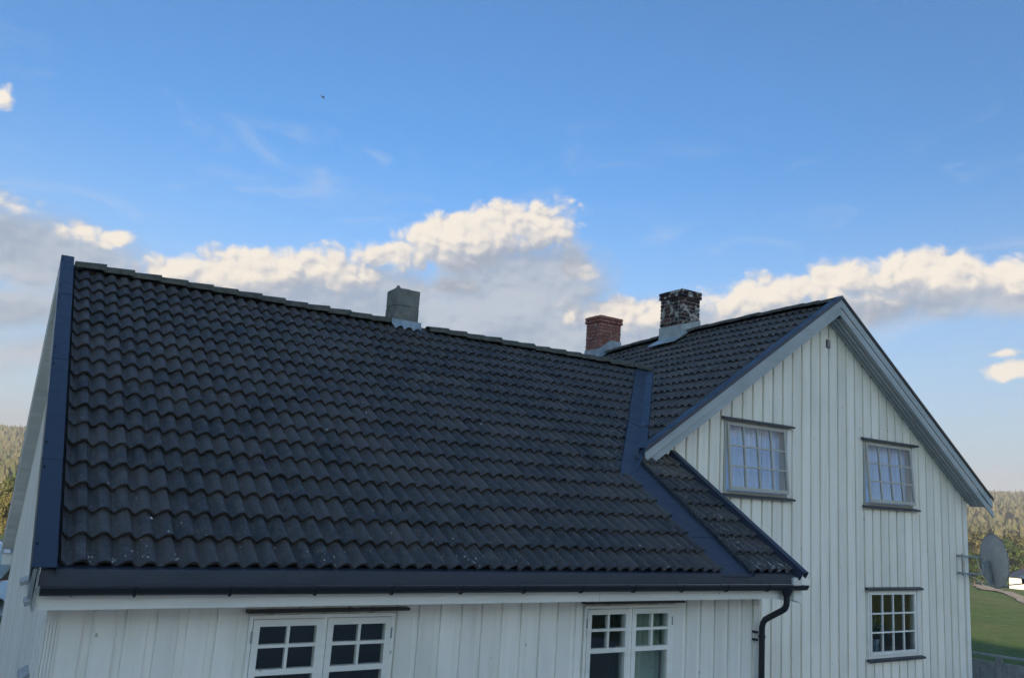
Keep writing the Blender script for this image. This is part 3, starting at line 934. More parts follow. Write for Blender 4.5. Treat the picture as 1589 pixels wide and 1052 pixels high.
# right verge
mb = MB()
strip_w(mb, 7.500, 7.585, -0.14, 2.56, 0.050, 0.054)
strip_w(mb, 7.582, 7.587, -0.14, 2.56, -0.03, 0.0495)
strip_w(mb, 7.500, 7.503, -0.14, 2.56, -0.06, 0.0495)
mb.build('verge_flashing', 'blue_metal', house)
mb = MB()
strip_w(mb, 7.530, 7.556, -0.11, 2.40, -0.24, 0.02)
mb.build('barge_board', 'white_paint_flat', house)
mb = MB()      # pointed end of the boxed eave
mb.prism([(7.43, -0.06, -0.10), (7.43, -0.06, -0.345), (7.57, -0.06, -0.385), (7.57, -0.06, -0.09)], (0, 0.40, 0))
mb.build('eave_end_box', 'white_paint_flat', house)

# eave: blue drip edge, gutter, fascia, soffit
FJ = [(-0.245, 6.69), (6.695, 7.46)]
for (x0, x1) in FJ:
    mb = MB(); mb.box(x0, x1, -0.030, -0.024, -0.172, -0.062)
    mb.add([(x0, -0.026, -0.062), (x1, -0.026, -0.062), (x1, 0.10, -0.042), (x0, 0.10, -0.042)], [(0, 1, 2, 3)])
    mb.build('drip_flashing', 'blue_metal', house)
for (x0, x1) in ((-0.25, 4.585), (4.590, 7.425)):
    MB().box(x0, x1, -0.022, -0.004, -0.333, -0.10).build('fascia_board', 'white_paint_flat', house)
MB().box(-0.25, 7.42, -0.003, YW + 0.02, -0.337, -0.318).build('soffit_lining', 'white_paint_flat', house)
MB().box(-0.262, -0.251, -0.06, YW - 0.02, -0.335, -0.06).build('eave_end_plate', 'galvanised', house)
mb = MB()
gx = [-0.235 + i * (7.57 + 0.235) / 14 for i in range(15)]
seg = 10
for rr_, flip in ((0.058, False), (0.053, True)):
    vs, fs = [], []
    for x in gx:
        zt = -0.170 - 0.006 * (x / 7.5)
        for k in range(seg + 1):
            t = math.pi * k / seg
            vs.append((x, -0.105 - rr_ * math.cos(t), zt - rr_ * math.sin(t)))
    for i in range(len(gx) - 1):
        for k in range(seg):
            a_ = i * (seg + 1) + k
            f = (a_, a_ + seg + 1, a_ + seg + 2, a_ + 1)
            fs.append(f if not flip else f[::-1])
    mb.add(vs, fs, True)
for x in (gx[0], gx[-1]):
    zt = -0.170 - 0.006 * (x / 7.5)
    mb.add([(x, -0.105 - 0.058 * math.cos(math.pi * k / seg), zt - 0.058 * math.sin(math.pi * k / seg)) for k in range(seg + 1)], [tuple(range(seg + 1))])
mb.tube([(gx[0], -0.163, -0.170), (gx[-1], -0.163, -0.176)], 0.007, 6)
gutter = mb.build('gutter', 'black_gutter', house)
x = 0.35
while x < 7.3:
    mb = MB()
    pts = [(x, -0.105 - 0.063 * math.cos(math.pi * k / 8), -0.173 - 0.063 * math.sin(math.pi * k / 8)) for k in range(9)]
    mb.tube([(x, -0.166, -0.158)] + pts[1:] , 0.008, 5)
    mb.build('gutter_bracket', 'black_gutter', gutter)
    x += 0.655
# downpipe
mb = MB()
mb.tube([(7.25, -0.105, -0.20), (7.25, -0.105, -0.255), (7.25, -0.105, -0.30)], [0.075, 0.058, 0.040], 12)
D = [(7.25, -0.105, -0.27), (7.25, -0.105, -0.36), (7.25, -0.100, -0.40), (7.253, -0.075, -0.440), (7.257, -0.03, -0.468), (7.265, 0.16, -0.572), (7.268, 0.215, -0.605), (7.27, 0.25, -0.65), (7.27, 0.262, -0.70), (7.27, 0.262, -3.2)]
mb.tube(D, 0.035, 12)
dp = mb.build('downpipe', 'black_gutter', house)
for z in (-0.80, -2.2):
    mb = MB(); mb.tube([(7.27, 0.262, z - 0.012), (7.27, 0.262, z + 0.012)], 0.043, 12)
    mb.box(7.20, 7.235, 0.285, 0.349, z - 0.055, z - 0.03); mb.box(7.20, 7.235, 0.285, 0.349, z + 0.03, z + 0.055)
    mb.build('pipe_bracket', 'black_gutter', dp)

# valley flashings
SV0, SV1 = 6.1 * EX, SR - 0.02
def vpt(s, off, lift=0.0):
    """off < 0 on the wing plane, > 0 on the main plane (distance from the fold, horizontal)"""
    y = s * ca; x = valley_x(y)
    p = Vector((x, y, 0)) + vn * off
    z = p.y * math.tan(A) if off <= 0 else RZ - TM * (RX - p.x) + sag(p.y)
    return Vector((p.x, p.y, z - 0.040 + lift))
for i, (s0, s1) in enumerate(((SV0, 3.45), (3.38, SV1))):
    mb = MB(); vs, fs = [], []
    N_ = 8
    offs = (-0.34, -0.215, -0.19, 0.0, 0.12, 0.15, 0.26)
    low = (-0.075, -0.06, 0.0, -0.012, 0.0, -0.06, -0.075)
    for k in range(N_ + 1):
        s_ = s0 + (s1 - s0) * k / N_
        for o_, lw in zip(offs, low):
            ss = s_ - (0.20 if (i == 0 and k == 0 and o_ < -0.1) else 0)
            if o_ > 0.01: ss = max(ss, (2.13 - vn.y * o_) / ca)
            wob = 0.006 * noise.noise(Vector((s_ * 2.2, o_ * 5, 2 + i)))
            vs.append(vpt(ss, o_, 0.012 * i + lw + wob))
    q = len(offs)
    for k in range(N_):
        for j in range(q - 1): fs.append((k * q + j, k * q + j + 1, (k + 1) * q + j + 1, (k + 1) * q + j))
    # turned-down lower edge
    o_ = len(vs)
    for j in range(q): vs.append(Vector(vs[j]) + Vector((0, 0, -0.012)))
    for j in range(q - 1): fs.append((j, o_ + j, o_ + j + 1, j + 1))
    mb.add(vs, fs)
    mb.build('valley_flashing', 'blue_metal', house)
for i, (s0, s1) in enumerate(((-0.085, 0.64), (0.62, 2.35))):
    mb = MB(); h = -0.050 + 0.005 * i
    strip_w(mb, 6.30, 6.78, s0, s1, h - 0.004, h)
    strip_w(mb, 6.770, 6.776, s0, s1, h + 0.001, h + 0.035)
    mb.build('valley_flashing', 'blue_metal', house)
# strips of moss along the channel edge
mb = MB()
for k in range(420):
    s_ = rnd.uniform(-0.05, 2.2); x = 6.765 + rnd.gauss(0, 0.018); h = rnd.uniform(-0.04, 0.004)
    c = Wp(x, s_, h); r_ = rnd.uniform(0.005, 0.014)
    mb.add([c + Vector((-r_, 0, 0)), c + Vector((r_, 0, 0)), c + Vector((0, -r_, r_ * 0.4)), c + Vector((0, r_, r_ * 0.9)), c + Vector((0, 0, r_))], [(0, 2, 4), (2, 1, 4), (1, 3, 4), (3, 0, 4)])
mb.build('moss', 'ridge_concrete', wing_roof, kind='stuff')

# pale lichen crusts and droppings sitting on the tiles
mb = MB()
def crust(x, s_, r_):
    k = math.floor(s_ / EX)
    c = Wp(x, s_, prof(x) - 0.036 * (s_ / EX - k) + 0.003)
    a0 = rnd.uniform(0, 6.28); st = rnd.uniform(1.0, 1.9)
    vs = [c + Vector((0, -sa, ca)) * r_ * 0.35]
    for q in range(6):
        t = a0 + q * math.pi / 3
        w_ = r_ * rnd.uniform(0.6, 1.15)
        vs.append(c + Vector((1, 0, 0)) * math.cos(t) * w_ + Vector((0, ca, sa)) * math.sin(t) * w_ * st)
    mb.add(vs, [(0, 1 + q, 1 + (q + 1) % 6) for q in range(6)])
for _ in range(45): crust(rnd.uniform(-0.1, 6.2), abs(rnd.gauss(0, 0.33)) + 0.01, rnd.uniform(0.004, 0.010))
for _ in range(24):
    cx_ = rnd.choice((0.05, 0.20, 0.33, 0.62, 1.9, 3.1, 3.2)); crust(cx_ + rnd.gauss(0, 0.05), abs(rnd.gauss(0.08, 0.06)), rnd.uniform(0.005, 0.012))
for _ in range(60): crust(rnd.uniform(-0.1, 6.2), rnd.uniform(0.3, SR - 0.2), rnd.uniform(0.004, 0.009))
for _ in range(8): crust(rnd.uniform(0.2, 6.0), rnd.uniform(0.4, 3.5), rnd.uniform(0.012, 0.018))
for _ in range(150): crust(rnd.uniform(6.80, 7.49), abs(rnd.gauss(0, 0.9)) % 2.3, rnd.uniform(0.004, 0.011))
for _ in range(70): crust(rnd.uniform(6.9, 7.49), rnd.uniform(0.0, 0.14), rnd.uniform(0.005, 0.013))
for _ in range(60):
    s_ = rnd.uniform(2.0, 4.2); crust(valley_x(s_ * ca) - rnd.uniform(0.32, 0.60), s_, rnd.uniform(0.005, 0.012))
mb.build('lichen', 'lichen_pale', wing_roof, kind='stuff')

# ------------------------------------------------------------------ main gable verge: barge boards, soffit, flashing
def mslope(side, s, y, dz): return Vector((RX + side * s * cb, y, RZ + 0.05 - s * sb + dz))
def slab(side, s0, s1, y0, y1, z0, z1, plumb=True):
    a = lambda s, y, z: mslope(side, s, y, z)
    p = [a(s0, y0, z0), a(s1, y0, z0), a(s1, y1, z0), a(s0, y1, z0), a(s0, y0, z1), a(s1, y0, z1), a(s1, y1, z1), a(s0, y1, z1)]
    mb = MB(); mb.hexa(p); return mb
for side, sE in ((-1, 5.24), (1, 5.62)):
    slab(side, 0.0, sE, YB, YB + 0.022, -0.200, -0.062).build('barge_board', 'grey_paint', house)
    slab(side, 0.0, sE - (0.10 if side == -1 else -0.10), YB + 0.026, YB + 0.048, -0.330, -0.212).build('barge_board', 'grey_paint', house)
    mb = slab(side, 0.0, sE + 0.02, YB - 0.014, YB + 0.125, -0.004, 0.003)
    f2 = slab(side, 0.0, sE + 0.02, YB - 0.018, YB - 0.012, -0.060, 0.003)
    mb.add(f2.v, f2.f)
    f3 = slab(side, 0.0, sE + 0.02, YB + 0.120, YB + 0.1245, -0.07, -0.0045)
    mb.add(f3.v, f3.f)
    mb.build('verge_flashing', 'blue_metal' if side == -1 else 'black_gutter', house)
    for k in range(4):
        y0 = YB + 0.050 + k * 0.076
        slab(side, 0.10, sE - 0.22, y0, y0 + 0.060, -0.318, -0.300).build('soffit_board', 'soffit_paint', house)
# boxed right eave seen from below
MB().box(GX1 + 0.03, GX1 + 0.30, YB + 0.04, YE, 1.065, 1.085).build('soffit_lining', 'soffit_paint', house)
MB().box(GX1 + 0.30, GX1 + 0.325, YB + 0.04, YE, 1.05, 1.22).build('fascia_board', 'grey_paint', house)

# ------------------------------------------------------------------ chimneys
def chimney(name_core, x0, x1, y0, y1, z0, z1, material, mortar, label, cap_courses):
    j = 0.014
    core = MB(); core.box(x0 + j, x1 - j, y0 + j, y1 - j, z0, z1 - 0.03)
    ch = core.build('chimney', mortar, house, label=label)
    hC, gap = 0.070, 0.014
    n_ = int(round((z1 - z0) / (hC + gap)))
    meshes = {}
    def brick(cx_, cy_, cz_, lx, ly):
        key = (round(lx, 3), round(ly, 3), rnd.randrange(3))
        if key not in meshes:
            mb = MB(); c = 0.006
            X, Y, Z = lx / 2, ly / 2, hC / 2
            jt = lambda: rnd.uniform(-0.003, 0.003)
            lo = [(-X + jt(), -Y + jt(), -Z), (X + jt(), -Y + jt(), -Z), (X + jt(), Y + jt(), -Z), (-X + jt(), Y + jt(), -Z)]
            mid0 = [(x * 1.0, y * 1.0, -Z + c) for x, y, z in lo]
            mid1 = [(x, y, Z - c + jt()) for x, y, z in lo]
            sc0 = lambda p, z: (p[0] * (1 - c / X), p[1] * (1 - c / Y), z)
            vs = [sc0(p, -Z) for p in lo] + mid0 + mid1 + [sc0(p, Z) for p in lo]
            fs = [(3, 2, 1, 0), (12, 13, 14, 15)]
            for a in (0, 4, 8):
                for k in range(4): fs.append((a + k, a + (k + 1) % 4, a + 4 + (k + 1) % 4, a + 4 + k))
            mb.add(vs, fs)
            meshes[key] = mb.mesh('brick', material)
        o = link('brick', meshes[key], ch)
        o.matrix_basis = Matrix.Translation((cx_, cy_, cz_)) @ Matrix.Rotation(rnd.uniform(-0.015, 0.015), 4, 'Z')
    for c in range(n_):
        z = z0 + (c + 0.5) * (hC + gap)
        out_ = 0.0
        if c >= n_ - cap_courses: out_ = 0.030
        X0, X1, Y0, Y1 = x0 - out_, x1 + out_, y0 - out_, y1 + out_
        bw = 0.105
        # front and back runs, then the two sides between them; bond alternates
        for (yy) in ((Y0 + bw / 2), (Y1 - bw / 2)):
            L = X1 - X0
            ks = max(2, round(L / 0.22))
            cuts = [X0 + L * i / ks for i in range(ks + 1)]
            if c % 2: cuts = [X0] + [X0 + 0.11 + (L - 0.11) * i / ks for i in range(ks)] + [X1]
            for a, b_ in zip(cuts, cuts[1:]):
                if b_ - a > 0.04: brick((a + b_) / 2, yy, z, b_ - a - gap, bw)
        for (xx) in ((X0 + bw / 2), (X1 - bw / 2)):
            a0, a1 = Y0 + bw + gap, Y1 - bw - gap
            ks = max(2, round((a1 - a0) / 0.2))
            cuts = [a0 + (a1 - a0) * i / ks for i in range(ks + 1)]
            if c % 2: cuts = [a0] + [a0 + 0.09 + (a1 - a0 - 0.09) * i / ks for i in range(ks)] + [a1]
            for a, b_ in zip(cuts, cuts[1:]):
                if b_ - a > 0.04: brick(xx, (a + b_) / 2, z, bw, b_ - a - gap)
    MB().box(x0 + 0.12, x1 - 0.12, y0 + 0.12, y1 - 0.12, z1 - 0.08, z1 - 0.002).build('flue_lining', 'mortar_dark', ch)
    return ch
# sooty old chimney astride the main ridge
zc = RZ + sag(5.9)
old = chimney('', 11.00, 11.52, 5.64, 6.30, 4.27, 5.085, 'brick_old', 'mortar', 'weathered sooty black and red brick chimney with pale mortar patches', 2)
def apron(x0, x1, y0, y1, ztop, parent, mt):
    mb = MB()
    zl = lambda x, y: (RZ - TM * abs(x - RX) + sag(y)) + 0.02
    e_ = 0.012
    # upstand sheets
    for a, b_ in (((x0 - e_, y0 - e_), (x1 + e_, y0 - e_)), ((x0 - e_, y1 + e_), (x0 - e_, y0 - e_))):
        pts = []
        N_ = 8
        for i in range(N_ + 1):
            t = i / N_; x = a[0] + (b_[0] - a[0]) * t; y = a[1] + (b_[1] - a[1]) * t
            pts.append((x, y, zl(x, y) - 0.05)); pts.append((x, y, ztop(t if a[1] == b_[1] else 0.0)))
        mb.add(pts, [(2 * i, 2 * i + 2, 2 * i + 3, 2 * i + 1) for i in range(N_)])
    mb.build('flashing', mt, parent)
    # skirt lying over the tiles
    mb = MB()
    S = 0.27
    Pn = [Vector((x0 - e_, y0 - e_, zl(x0, y0) + 0.02)), Vector((x0 - e_, y1 + e_, zl(x0, y1) + 0.02)), Vector((x0 - e_ - S, y1 + e_ + 0.08, zl(x0 - S, y1) + 0.018)), Vector((x0 - e_ - S, y0 - e_ - 0.10, zl(x0 - S, y0) + 0.018))]
    mb.add(Pn, [(0, 1, 2, 3)])
    Q = [Vector((x0 - e_ - S, y0 - e_ - 0.10, zl(x0 - S, y0) + 0.019)), Vector((x0 - e_, y0 - e_ - 0.10, zl(x0, y0) + 0.019)), Vector((RX, y0 - e_ - 0.10, zl(RX, y0) + 0.015)), Vector((RX, y0 - e_, zl(RX, y0) + 0.02)), Vector((x0 - e_, y0 - e_, zl(x0, y0) + 0.021))]
    mb.add(Q, [(0, 1, 4), (1, 2, 3, 4)])
    mb.build('flashing', mt, parent)
apron(11.00, 11.52, 5.64, 6.30, lambda t: 4.335 + 0.17 * t, old, 'zinc')
red = chimney('', 10.96, 11.60, 8.32, 8.86, 4.02, 4.945, 'brick_red', 'mortar_dark', 'red brick chimney with corbelled cap behind the wing ridge', 2)
apron(10.96, 11.60, 8.32, 8.86, lambda t: 4.13 + 0.24 * min(1, t * 2), red, 'lead_flash')

# concrete block chimney on the wing ridge
mb = MB()
x0, x1, y0, y1 = 4.255, 4.655, 4.90, 5.27
def rough_block(z0, z1):
    vs = []
    jt = lambda s_: rnd.uniform(-s_, s_)
    N_ = 5
    loop = [(x0 + (x1 - x0) * i / N_, y0) for i in range(N_)] + [(x1, y0 + (y1 - y0) * i / N_) for i in range(N_)] + [(x1 - (x1 - x0) * i / N_, y1) for i in range(N_)] + [(x0, y1 - (y1 - y0) * i / N_) for i in range(N_)]
    k = len(loop)
    for i, z in enumerate((z0, z0 + 0.012, z1 - 0.014, z1)):
        ins = 0.008 if i in (0, 3) else 0.0
        for (x, y) in loop:
            cx_, cy_ = (x0 + x1) / 2, (y0 + y1) / 2
            f = 1 - ins / 0.19
            vs.append((cx_ + (x - cx_) * f + jt(0.002), cy_ + (y - cy_) * f + jt(0.002), z + (jt(0.004) if i == 3 else 0)))
    fs = [tuple(range(k))[::-1], tuple(range(3 * k, 4 * k))]
    for a in range(3):
        for i in range(k): fs.append((a * k + i, a * k + (i + 1) % k, (a + 1) * k + (i + 1) % k, (a + 1) * k + i))
    return MB().add(vs, fs)
blk = rough_block(2.95, 3.405).build('chimney', 'concrete', house, label='grey concrete block chimney on the wing ridge')
rough_block(3.408, 3.685).build('concrete_block', 'concrete', blk)
for (x, y, r_) in ((4.285, 4.93, 0.034), (4.50, 5.0, 0.026), (4.52, 5.05, 0.02), (4.33, 5.2, 0.03)):
    mb = MB(); mb.tube([(x, y, 3.66), (x, y, 3.69), (x, y, 3.69 + r_ * 0.6), (x, y, 3.69 + r_)], [r_, r_, r_ * 0.8, r_ * 0.25], 8)
    mb.build('mortar_lump', 'concrete', blk)
mb = MB()      # wavy lead apron at its foot
vs, fs = [], []
for i in range(25):
    x = 4.215 + 0.50 * i / 24
    for j, (s_, h) in enumerate(((SR - 0.10, 0.0), (SR - 0.04, 0.02), (SR + 0.02, 0.045), (SR + 0.03, 0.068))):
        p = Wp(x, s_, h + (prof(x) + 0.012 if j == 0 else 0) + (0.01 if j == 0 else 0))
        if j >= 2: p.y = min(p.y, y0 - 0.008)
        vs.append(p)
for i in range(24):
    for j in range(3): fs.append((i * 4 + j, (i + 1) * 4 + j, (i + 1) * 4 + j + 1, i * 4 + j + 1))
mb.add(vs, fs, True).build('flashing', 'lead_flash', blk)

# ------------------------------------------------------------------ windows
def rectframe(mb, x0, x1, z0, z1, w_, y0, y1, wb=None):
    wb = wb or w_
    mb.box(x0, x1, y0, y1, z1 - w_, z1); mb.box(x0, x1, y0, y1, z0, z0 + wb)
    mb.box(x0, x0 + w_, y0, y1, z0 + wb, z1 - w_); mb.box(x1 - w_, x1, y0, y1, z0 + wb, z1 - w_)

def gable_window(o, tilt, curtain, label, wm):
    x0, x1, z0, z1 = o
    mb = MB()
    rectframe(mb, x0, x1, z0, z1, 0.045, YG - 0.006, YG + 0.092)
    win = mb.build('window', wm, house, label=label)
    mb = MB(); mb.hexa([(x0 - 0.075, YG - 0.075, z1 + 0.004), (x1 + 0.13, YG - 0.075, z1 + 0.004), (x1 + 0.13, YG - 0.007, z1 + 0.012), (x0 - 0.075, YG - 0.007, z1 + 0.012),
                        (x0 - 0.075, YG - 0.075, z1 + 0.034), (x1 + 0.13, YG - 0.075, z1 + 0.034), (x1 + 0.13, YG - 0.007, z1 + 0.055), (x0 - 0.075, YG - 0.007, z1 + 0.055)])
    mb.build('head_flashing', 'window_trim_metal', win)
    mb = MB(); mb.hexa([(x0 - 0.055, YG - 0.080, z0 - 0.050), (x1 + 0.14, YG - 0.080, z0 - 0.050), (x1 + 0.14, YG - 0.007, z0 - 0.030), (x0 - 0.055, YG - 0.007, z0 - 0.030),
                        (x0 - 0.055, YG - 0.080, z0 - 0.018), (x1 + 0.14, YG - 0.080, z0 - 0.018), (x1 + 0.14, YG - 0.007, z0 - 0.001), (x0 - 0.055, YG - 0.007, z0 - 0.001)])
    mb.build('sill_flashing', 'window_trim_metal', win)
    # plain side casings
    for a, b_ in ((x0 - 0.004, x0), (x1 + 0.001, x1 + 0.095)):
        if b_ - a > 0.01: MB().box(a, b_, YG - 0.018, YG + 0.019, z0, z1).build('casing', 'white_paint', win)
    # top-hung sash, pushed out at the foot
    X0, X1, Z0, Z1 = x0 + 0.047, x1 - 0.047, z0 + 0.052, z1 - 0.030
    H = Z1 - Z0
    mw = Matrix.Translation((0, YG - 0.022, Z1)) @ Matrix.Rotation(-tilt, 4, 'X')
    def local(mb): return mb
    mb = MB()
    rectframe(mb, X0, X1, -H, 0, 0.042, 0, 0.04, 0.055)
    gx0, gx1, gz0, gz1 = X0 + 0.042, X1 - 0.042, -H + 0.055, -0.042
    for i in range(1, 4):
        x = gx0 + (gx1 - gx0) * i / 4
        mb.box(x - 0.0125, x + 0.0125, 0.002, 0.034, gz0, gz1)
    for i in range(1, 3):
        z = gz0 + (gz1 - gz0) * i / 3
        mb.box(gx0, gx1, 0.004, 0.032, z - 0.0125, z + 0.0125)
    sash = mb.build('sash', wm, win, mw=mw)
    for i in range(4):
        for j in range(3):
            a, b_ = gx0 + (gx1 - gx0) * i / 4, gx0 + (gx1 - gx0) * (i + 1) / 4
            c, d = gz0 + (gz1 - gz0) * j / 3, gz0 + (gz1 - gz0) * (j + 1) / 3
            yj = 0.020 + rnd.uniform(-0.001, 0.001)
            pv = MB(); t0, t1 = rnd.uniform(-0.0012, 0.0012), rnd.uniform(-0.0012, 0.0012)
            pv.hexa([(a, yj, c), (b_, yj + t0, c), (b_, yj + t0 + 0.003, c), (a, yj + 0.003, c), (a, yj + t1, d), (b_, yj + t0 + t1, d), (b_, yj + t0 + t1 + 0.003, d), (a, yj + t1 + 0.003, d)])
            pv.build('pane', 'glass', win, mw=mw)
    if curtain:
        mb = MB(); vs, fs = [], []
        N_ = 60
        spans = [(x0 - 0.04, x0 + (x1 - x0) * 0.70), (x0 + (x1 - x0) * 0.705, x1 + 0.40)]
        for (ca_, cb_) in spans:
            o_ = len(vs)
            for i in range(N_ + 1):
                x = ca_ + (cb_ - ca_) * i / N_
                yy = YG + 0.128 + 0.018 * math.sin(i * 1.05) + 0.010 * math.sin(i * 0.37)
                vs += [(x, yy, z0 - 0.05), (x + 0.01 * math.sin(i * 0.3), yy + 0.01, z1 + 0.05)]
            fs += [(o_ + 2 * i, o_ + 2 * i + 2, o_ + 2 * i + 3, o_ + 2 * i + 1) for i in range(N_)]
        mb.add(vs, fs, True).build('curtain', 'curtain_reflect_blue', win)
    return win
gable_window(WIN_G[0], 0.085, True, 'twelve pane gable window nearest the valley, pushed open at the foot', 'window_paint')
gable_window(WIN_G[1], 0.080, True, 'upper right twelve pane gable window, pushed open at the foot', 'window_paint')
gable_window(WIN_G[2], 0.0, False, 'closed lower twelve pane window with dark room behind', 'white_paint_flat')

def wing_window(o, label, curtain):
    x0, x1, z0, z1 = o
    mb = MB()
    rectframe(mb, x0, x1, z0, z1, 0.030, YW - 0.024, YW + 0.09)
    xm = (x0 + x1) / 2
    mb.box(xm - 0.016, xm + 0.016, YW - 0.022, YW + 0.07, z0 + 0.03, z1 - 0.03)
    win = mb.build('window', 'white_paint_flat', house, label=label)
    MB().box(x0 - 0.035, x1 + 0.11, YW - 0.085, YW - 0.002, z1 + 0.024, z1 + 0.046).build('head_flashing', 'black_gutter', win)
    for side, (a, b_) in enumerate(((x0 + 0.034, xm - 0.019), (xm + 0.019, x1 - 0.034))):
        c, d = z0 + 0.034, z1 - 0.034
        s_ = MB()
        rectframe(s_, a, b_, c, d, 0.054, YW - 0.030, YW + 0.03)
        g0, g1, gt = a + 0.054, b_ - 0.054, d - 0.054
        zb_, zm = gt - 0.335, gt - 0.155
        s_.box(g0, g1, YW - 0.028, YW + 0.028, zb_ - 0.045, zb_)
        s_.box((g0 + g1) / 2 - 0.012, (g0 + g1) / 2 + 0.012, YW - 0.026, YW + 0.02, zb_, gt)
        s_.box(g0, (g0 + g1) / 2 - 0.0125, YW - 0.025, YW + 0.02, zm - 0.013, zm + 0.013)
        s_.box((g0 + g1) / 2 + 0.0125, g1, YW - 0.025, YW + 0.02, zm - 0.013, zm + 0.013)
        s_.build('sash', 'white_paint_flat', win)
        for (p0, p1, q0, q1) in ((g0, (g0 + g1) / 2, zm, gt), ((g0 + g1) / 2, g1, zm, gt), (g0, (g0 + g1) / 2, zb_, zm), ((g0 + g1) / 2, g1, zb_, zm), (g0, g1, c + 0.054, zb_ - 0.045)):
            yj = YW + rnd.uniform(-0.001, 0.001); t0 = rnd.uniform(-0.001, 0.001)
            pv = MB(); pv.hexa([(p0, yj, q0), (p1, yj + t0, q0), (p1, yj + t0 + 0.003, q0), (p0, yj + 0.003, q0), (p0, yj, q1), (p1, yj + t0, q1), (p1, yj + t0 + 0.003, q1), (p0, yj + 0.003, q1)])
            pv.build('pane', 'glass', win)
        hx = a - 0.006 if side == 0 else b_ + 0.006
        MB().tube([(hx, YW - 0.032, d - 0.18), (hx, YW - 0.032, d - 0.09)], 0.008, 8).build('hinge', 'galvanised', win)
    if curtain:
        mb = MB(); vs, fs = [], []
        N_ = 46
        for i in range(N_ + 1):
            x = xm + 0.05 + (x1 - xm + 0.02) * i / N_
            yy = YW + 0.20 + 0.022 * math.sin(i * 0.9) + 0.014 * math.sin(i * 0.31)
            vs += [(x, yy, z0 - 0.1), (x, yy, z1 + 0.1)]
        fs = [(2 * i, 2 * i + 2, 2 * i + 3, 2 * i + 1) for i in range(N_)]
        mb.add(vs, fs, True).build('curtain', 'curtain_green', win)
wing_window(WIN_W[0], 'white double casement under the eave, left of the wing front', False)
wing_window(WIN_W[1], 'white double casement with pale green curtain in its right half', True)
# side windows of the left gable show only their weathered metal drips
for (y_, z_) in ((2.2, -0.62), (3.6, -0.62)):
    mb = MB(); mb.hexa([(XL - 0.09, y_, z_ - 0.02), (XL - 0.022, y_, z_), (XL - 0.022, y_ + 0.35, z_), (XL - 0.09, y_ + 0.35, z_ - 0.02),
                        (XL - 0.09, y_, z_ + 0.015), (XL - 0.022, y_, z_ + 0.05), (XL - 0.022, y_ + 0.35, z_ + 0.05), (XL - 0.09, y_ + 0.35, z_ + 0.015)])
    mb.build('head_flashing', 'galvanised', house)
for (y_, z_) in ((1.2, -1.05),):
    mb = MB(); mb.hexa([(XL - 0.09, y_, z_ - 0.02), (XL - 0.022, y_, z_), (XL - 0.022, y_ + 0.35, z_), (XL - 0.09, y_ + 0.35, z_ - 0.02),
                        (XL - 0.09, y_, z_ + 0.015), (XL - 0.022, y_, z_ + 0.05), (XL - 0.022, y_ + 0.35, z_ + 0.05), (XL - 0.09, y_ + 0.35, z_ + 0.015)])
    mb.build('head_flashing', 'galvanised', house)

# potted plant on the inner sill of the lower window
MB().box(12.42, 13.76, YG + 0.13, YG + 0.42, -1.69, -1.66).build('window_board', 'inner_wall', house)
pot = empty('potted_plant', (12.95, YG + 0.28, -1.66), 'leafy potted plant on the inner sill of the lower gable window', 'plant')
mb = MB(); mb.tube([(12.95, YG + 0.28, -1.659), (12.95, YG + 0.28, -1.60), (12.95, YG + 0.28, -1.45)], [0.06, 0.075, 0.09], 12); mb.build('pot', 'pot_blue', pot)
mb = MB()
for k in range(26):
    t = rnd.uniform(0, 6.28); L = rnd.uniform(0.25, 0.6); ln = rnd.uniform(0.2, 0.9)
    d = Vector((math.cos(t) * ln, math.sin(t) * ln * 0.5, 1)).normalized()
    s_ = Vector((-math.sin(t), math.cos(t), 0)) * 0.022
    b_ = Vector((12.95, YG + 0.28, -1.46)); mid = b_ + d * L * 0.6; tip = b_ + d * L - Vector((0, 0, 0.12 * ln))
    mb.add([b_ - s_ * 0.3, b_ + s_ * 0.3, mid + s_, tip, mid - s_], [(0, 1, 2, 4), (4, 2, 3)])
mb.build('leaves', 'plant_leaf', pot)

# ------------------------------------------------------------------ satellite dish
dish = empty('satellite_dish', (15.2, 2.2, -0.28), 'grey satellite dish on a bent tube bracket at the gable corner', 'satellite dish')
DC = Vector((16.22, 2.20, -0.03))
daz, dele = R(122), R(3)
dn = Vector((math.sin(daz) * math.cos(dele), math.cos(daz) * math.cos(dele), math.sin(dele)))
du = Vector((0, 0, 1)).cross(dn).normalized(); dv = dn.cross(du)
mb = MB(); vs, fs = [], []
NR, NS = 7, 40
for i in range(NR + 1):
    q = i / NR
    for k in range(NS):
        t = 2 * math.pi * k / NS
        vs.append(DC + du * (0.47 * q * math.cos(t)) + dv * (0.51 * q * math.sin(t)) + dn * (0.085 * q * q - 0.085))
for i in range(NR):
    for k in range(NS): fs.append((i * NS + k, i * NS + (k + 1) % NS, (i + 1) * NS + (k + 1) % NS, (i + 1) * NS + k))
mb.add(vs, fs, True).build('reflector', 'dish_grey', dish)
mb = MB(); ring = [DC + du * (0.474 * math.cos(2 * math.pi * k / NS)) + dv * (0.514 * math.sin(2 * math.pi * k / NS)) for k in range(NS + 1)]
mb.tube(ring, 0.008, 6, False).build('rim', 'galvanised', dish)
mb = MB()
YT = 2.20
mb.tube([(15.16, YG - 0.012, 0.045), (15.16, YT + 0.03, 0.045), (15.19, YT, 0.045), (15.72, YT, 0.03), (15.77, YT, 0.01), (15.79, YT, -0.04), (15.79, YT, -0.24), (15.77, YT, -0.275), (15.72, YT, -0.285), (15.19, YT, -0.27), (15.16, YT + 0.03, -0.27), (15.16, YG - 0.012, -0.27)], 0.019, 8)
mb.tube([(15.16, YT + 0.04, 0.09), (15.16, YT + 0.04, -0.31)], 0.016, 6)
mb.build('bracket', 'galvanised', dish)
mb = MB()
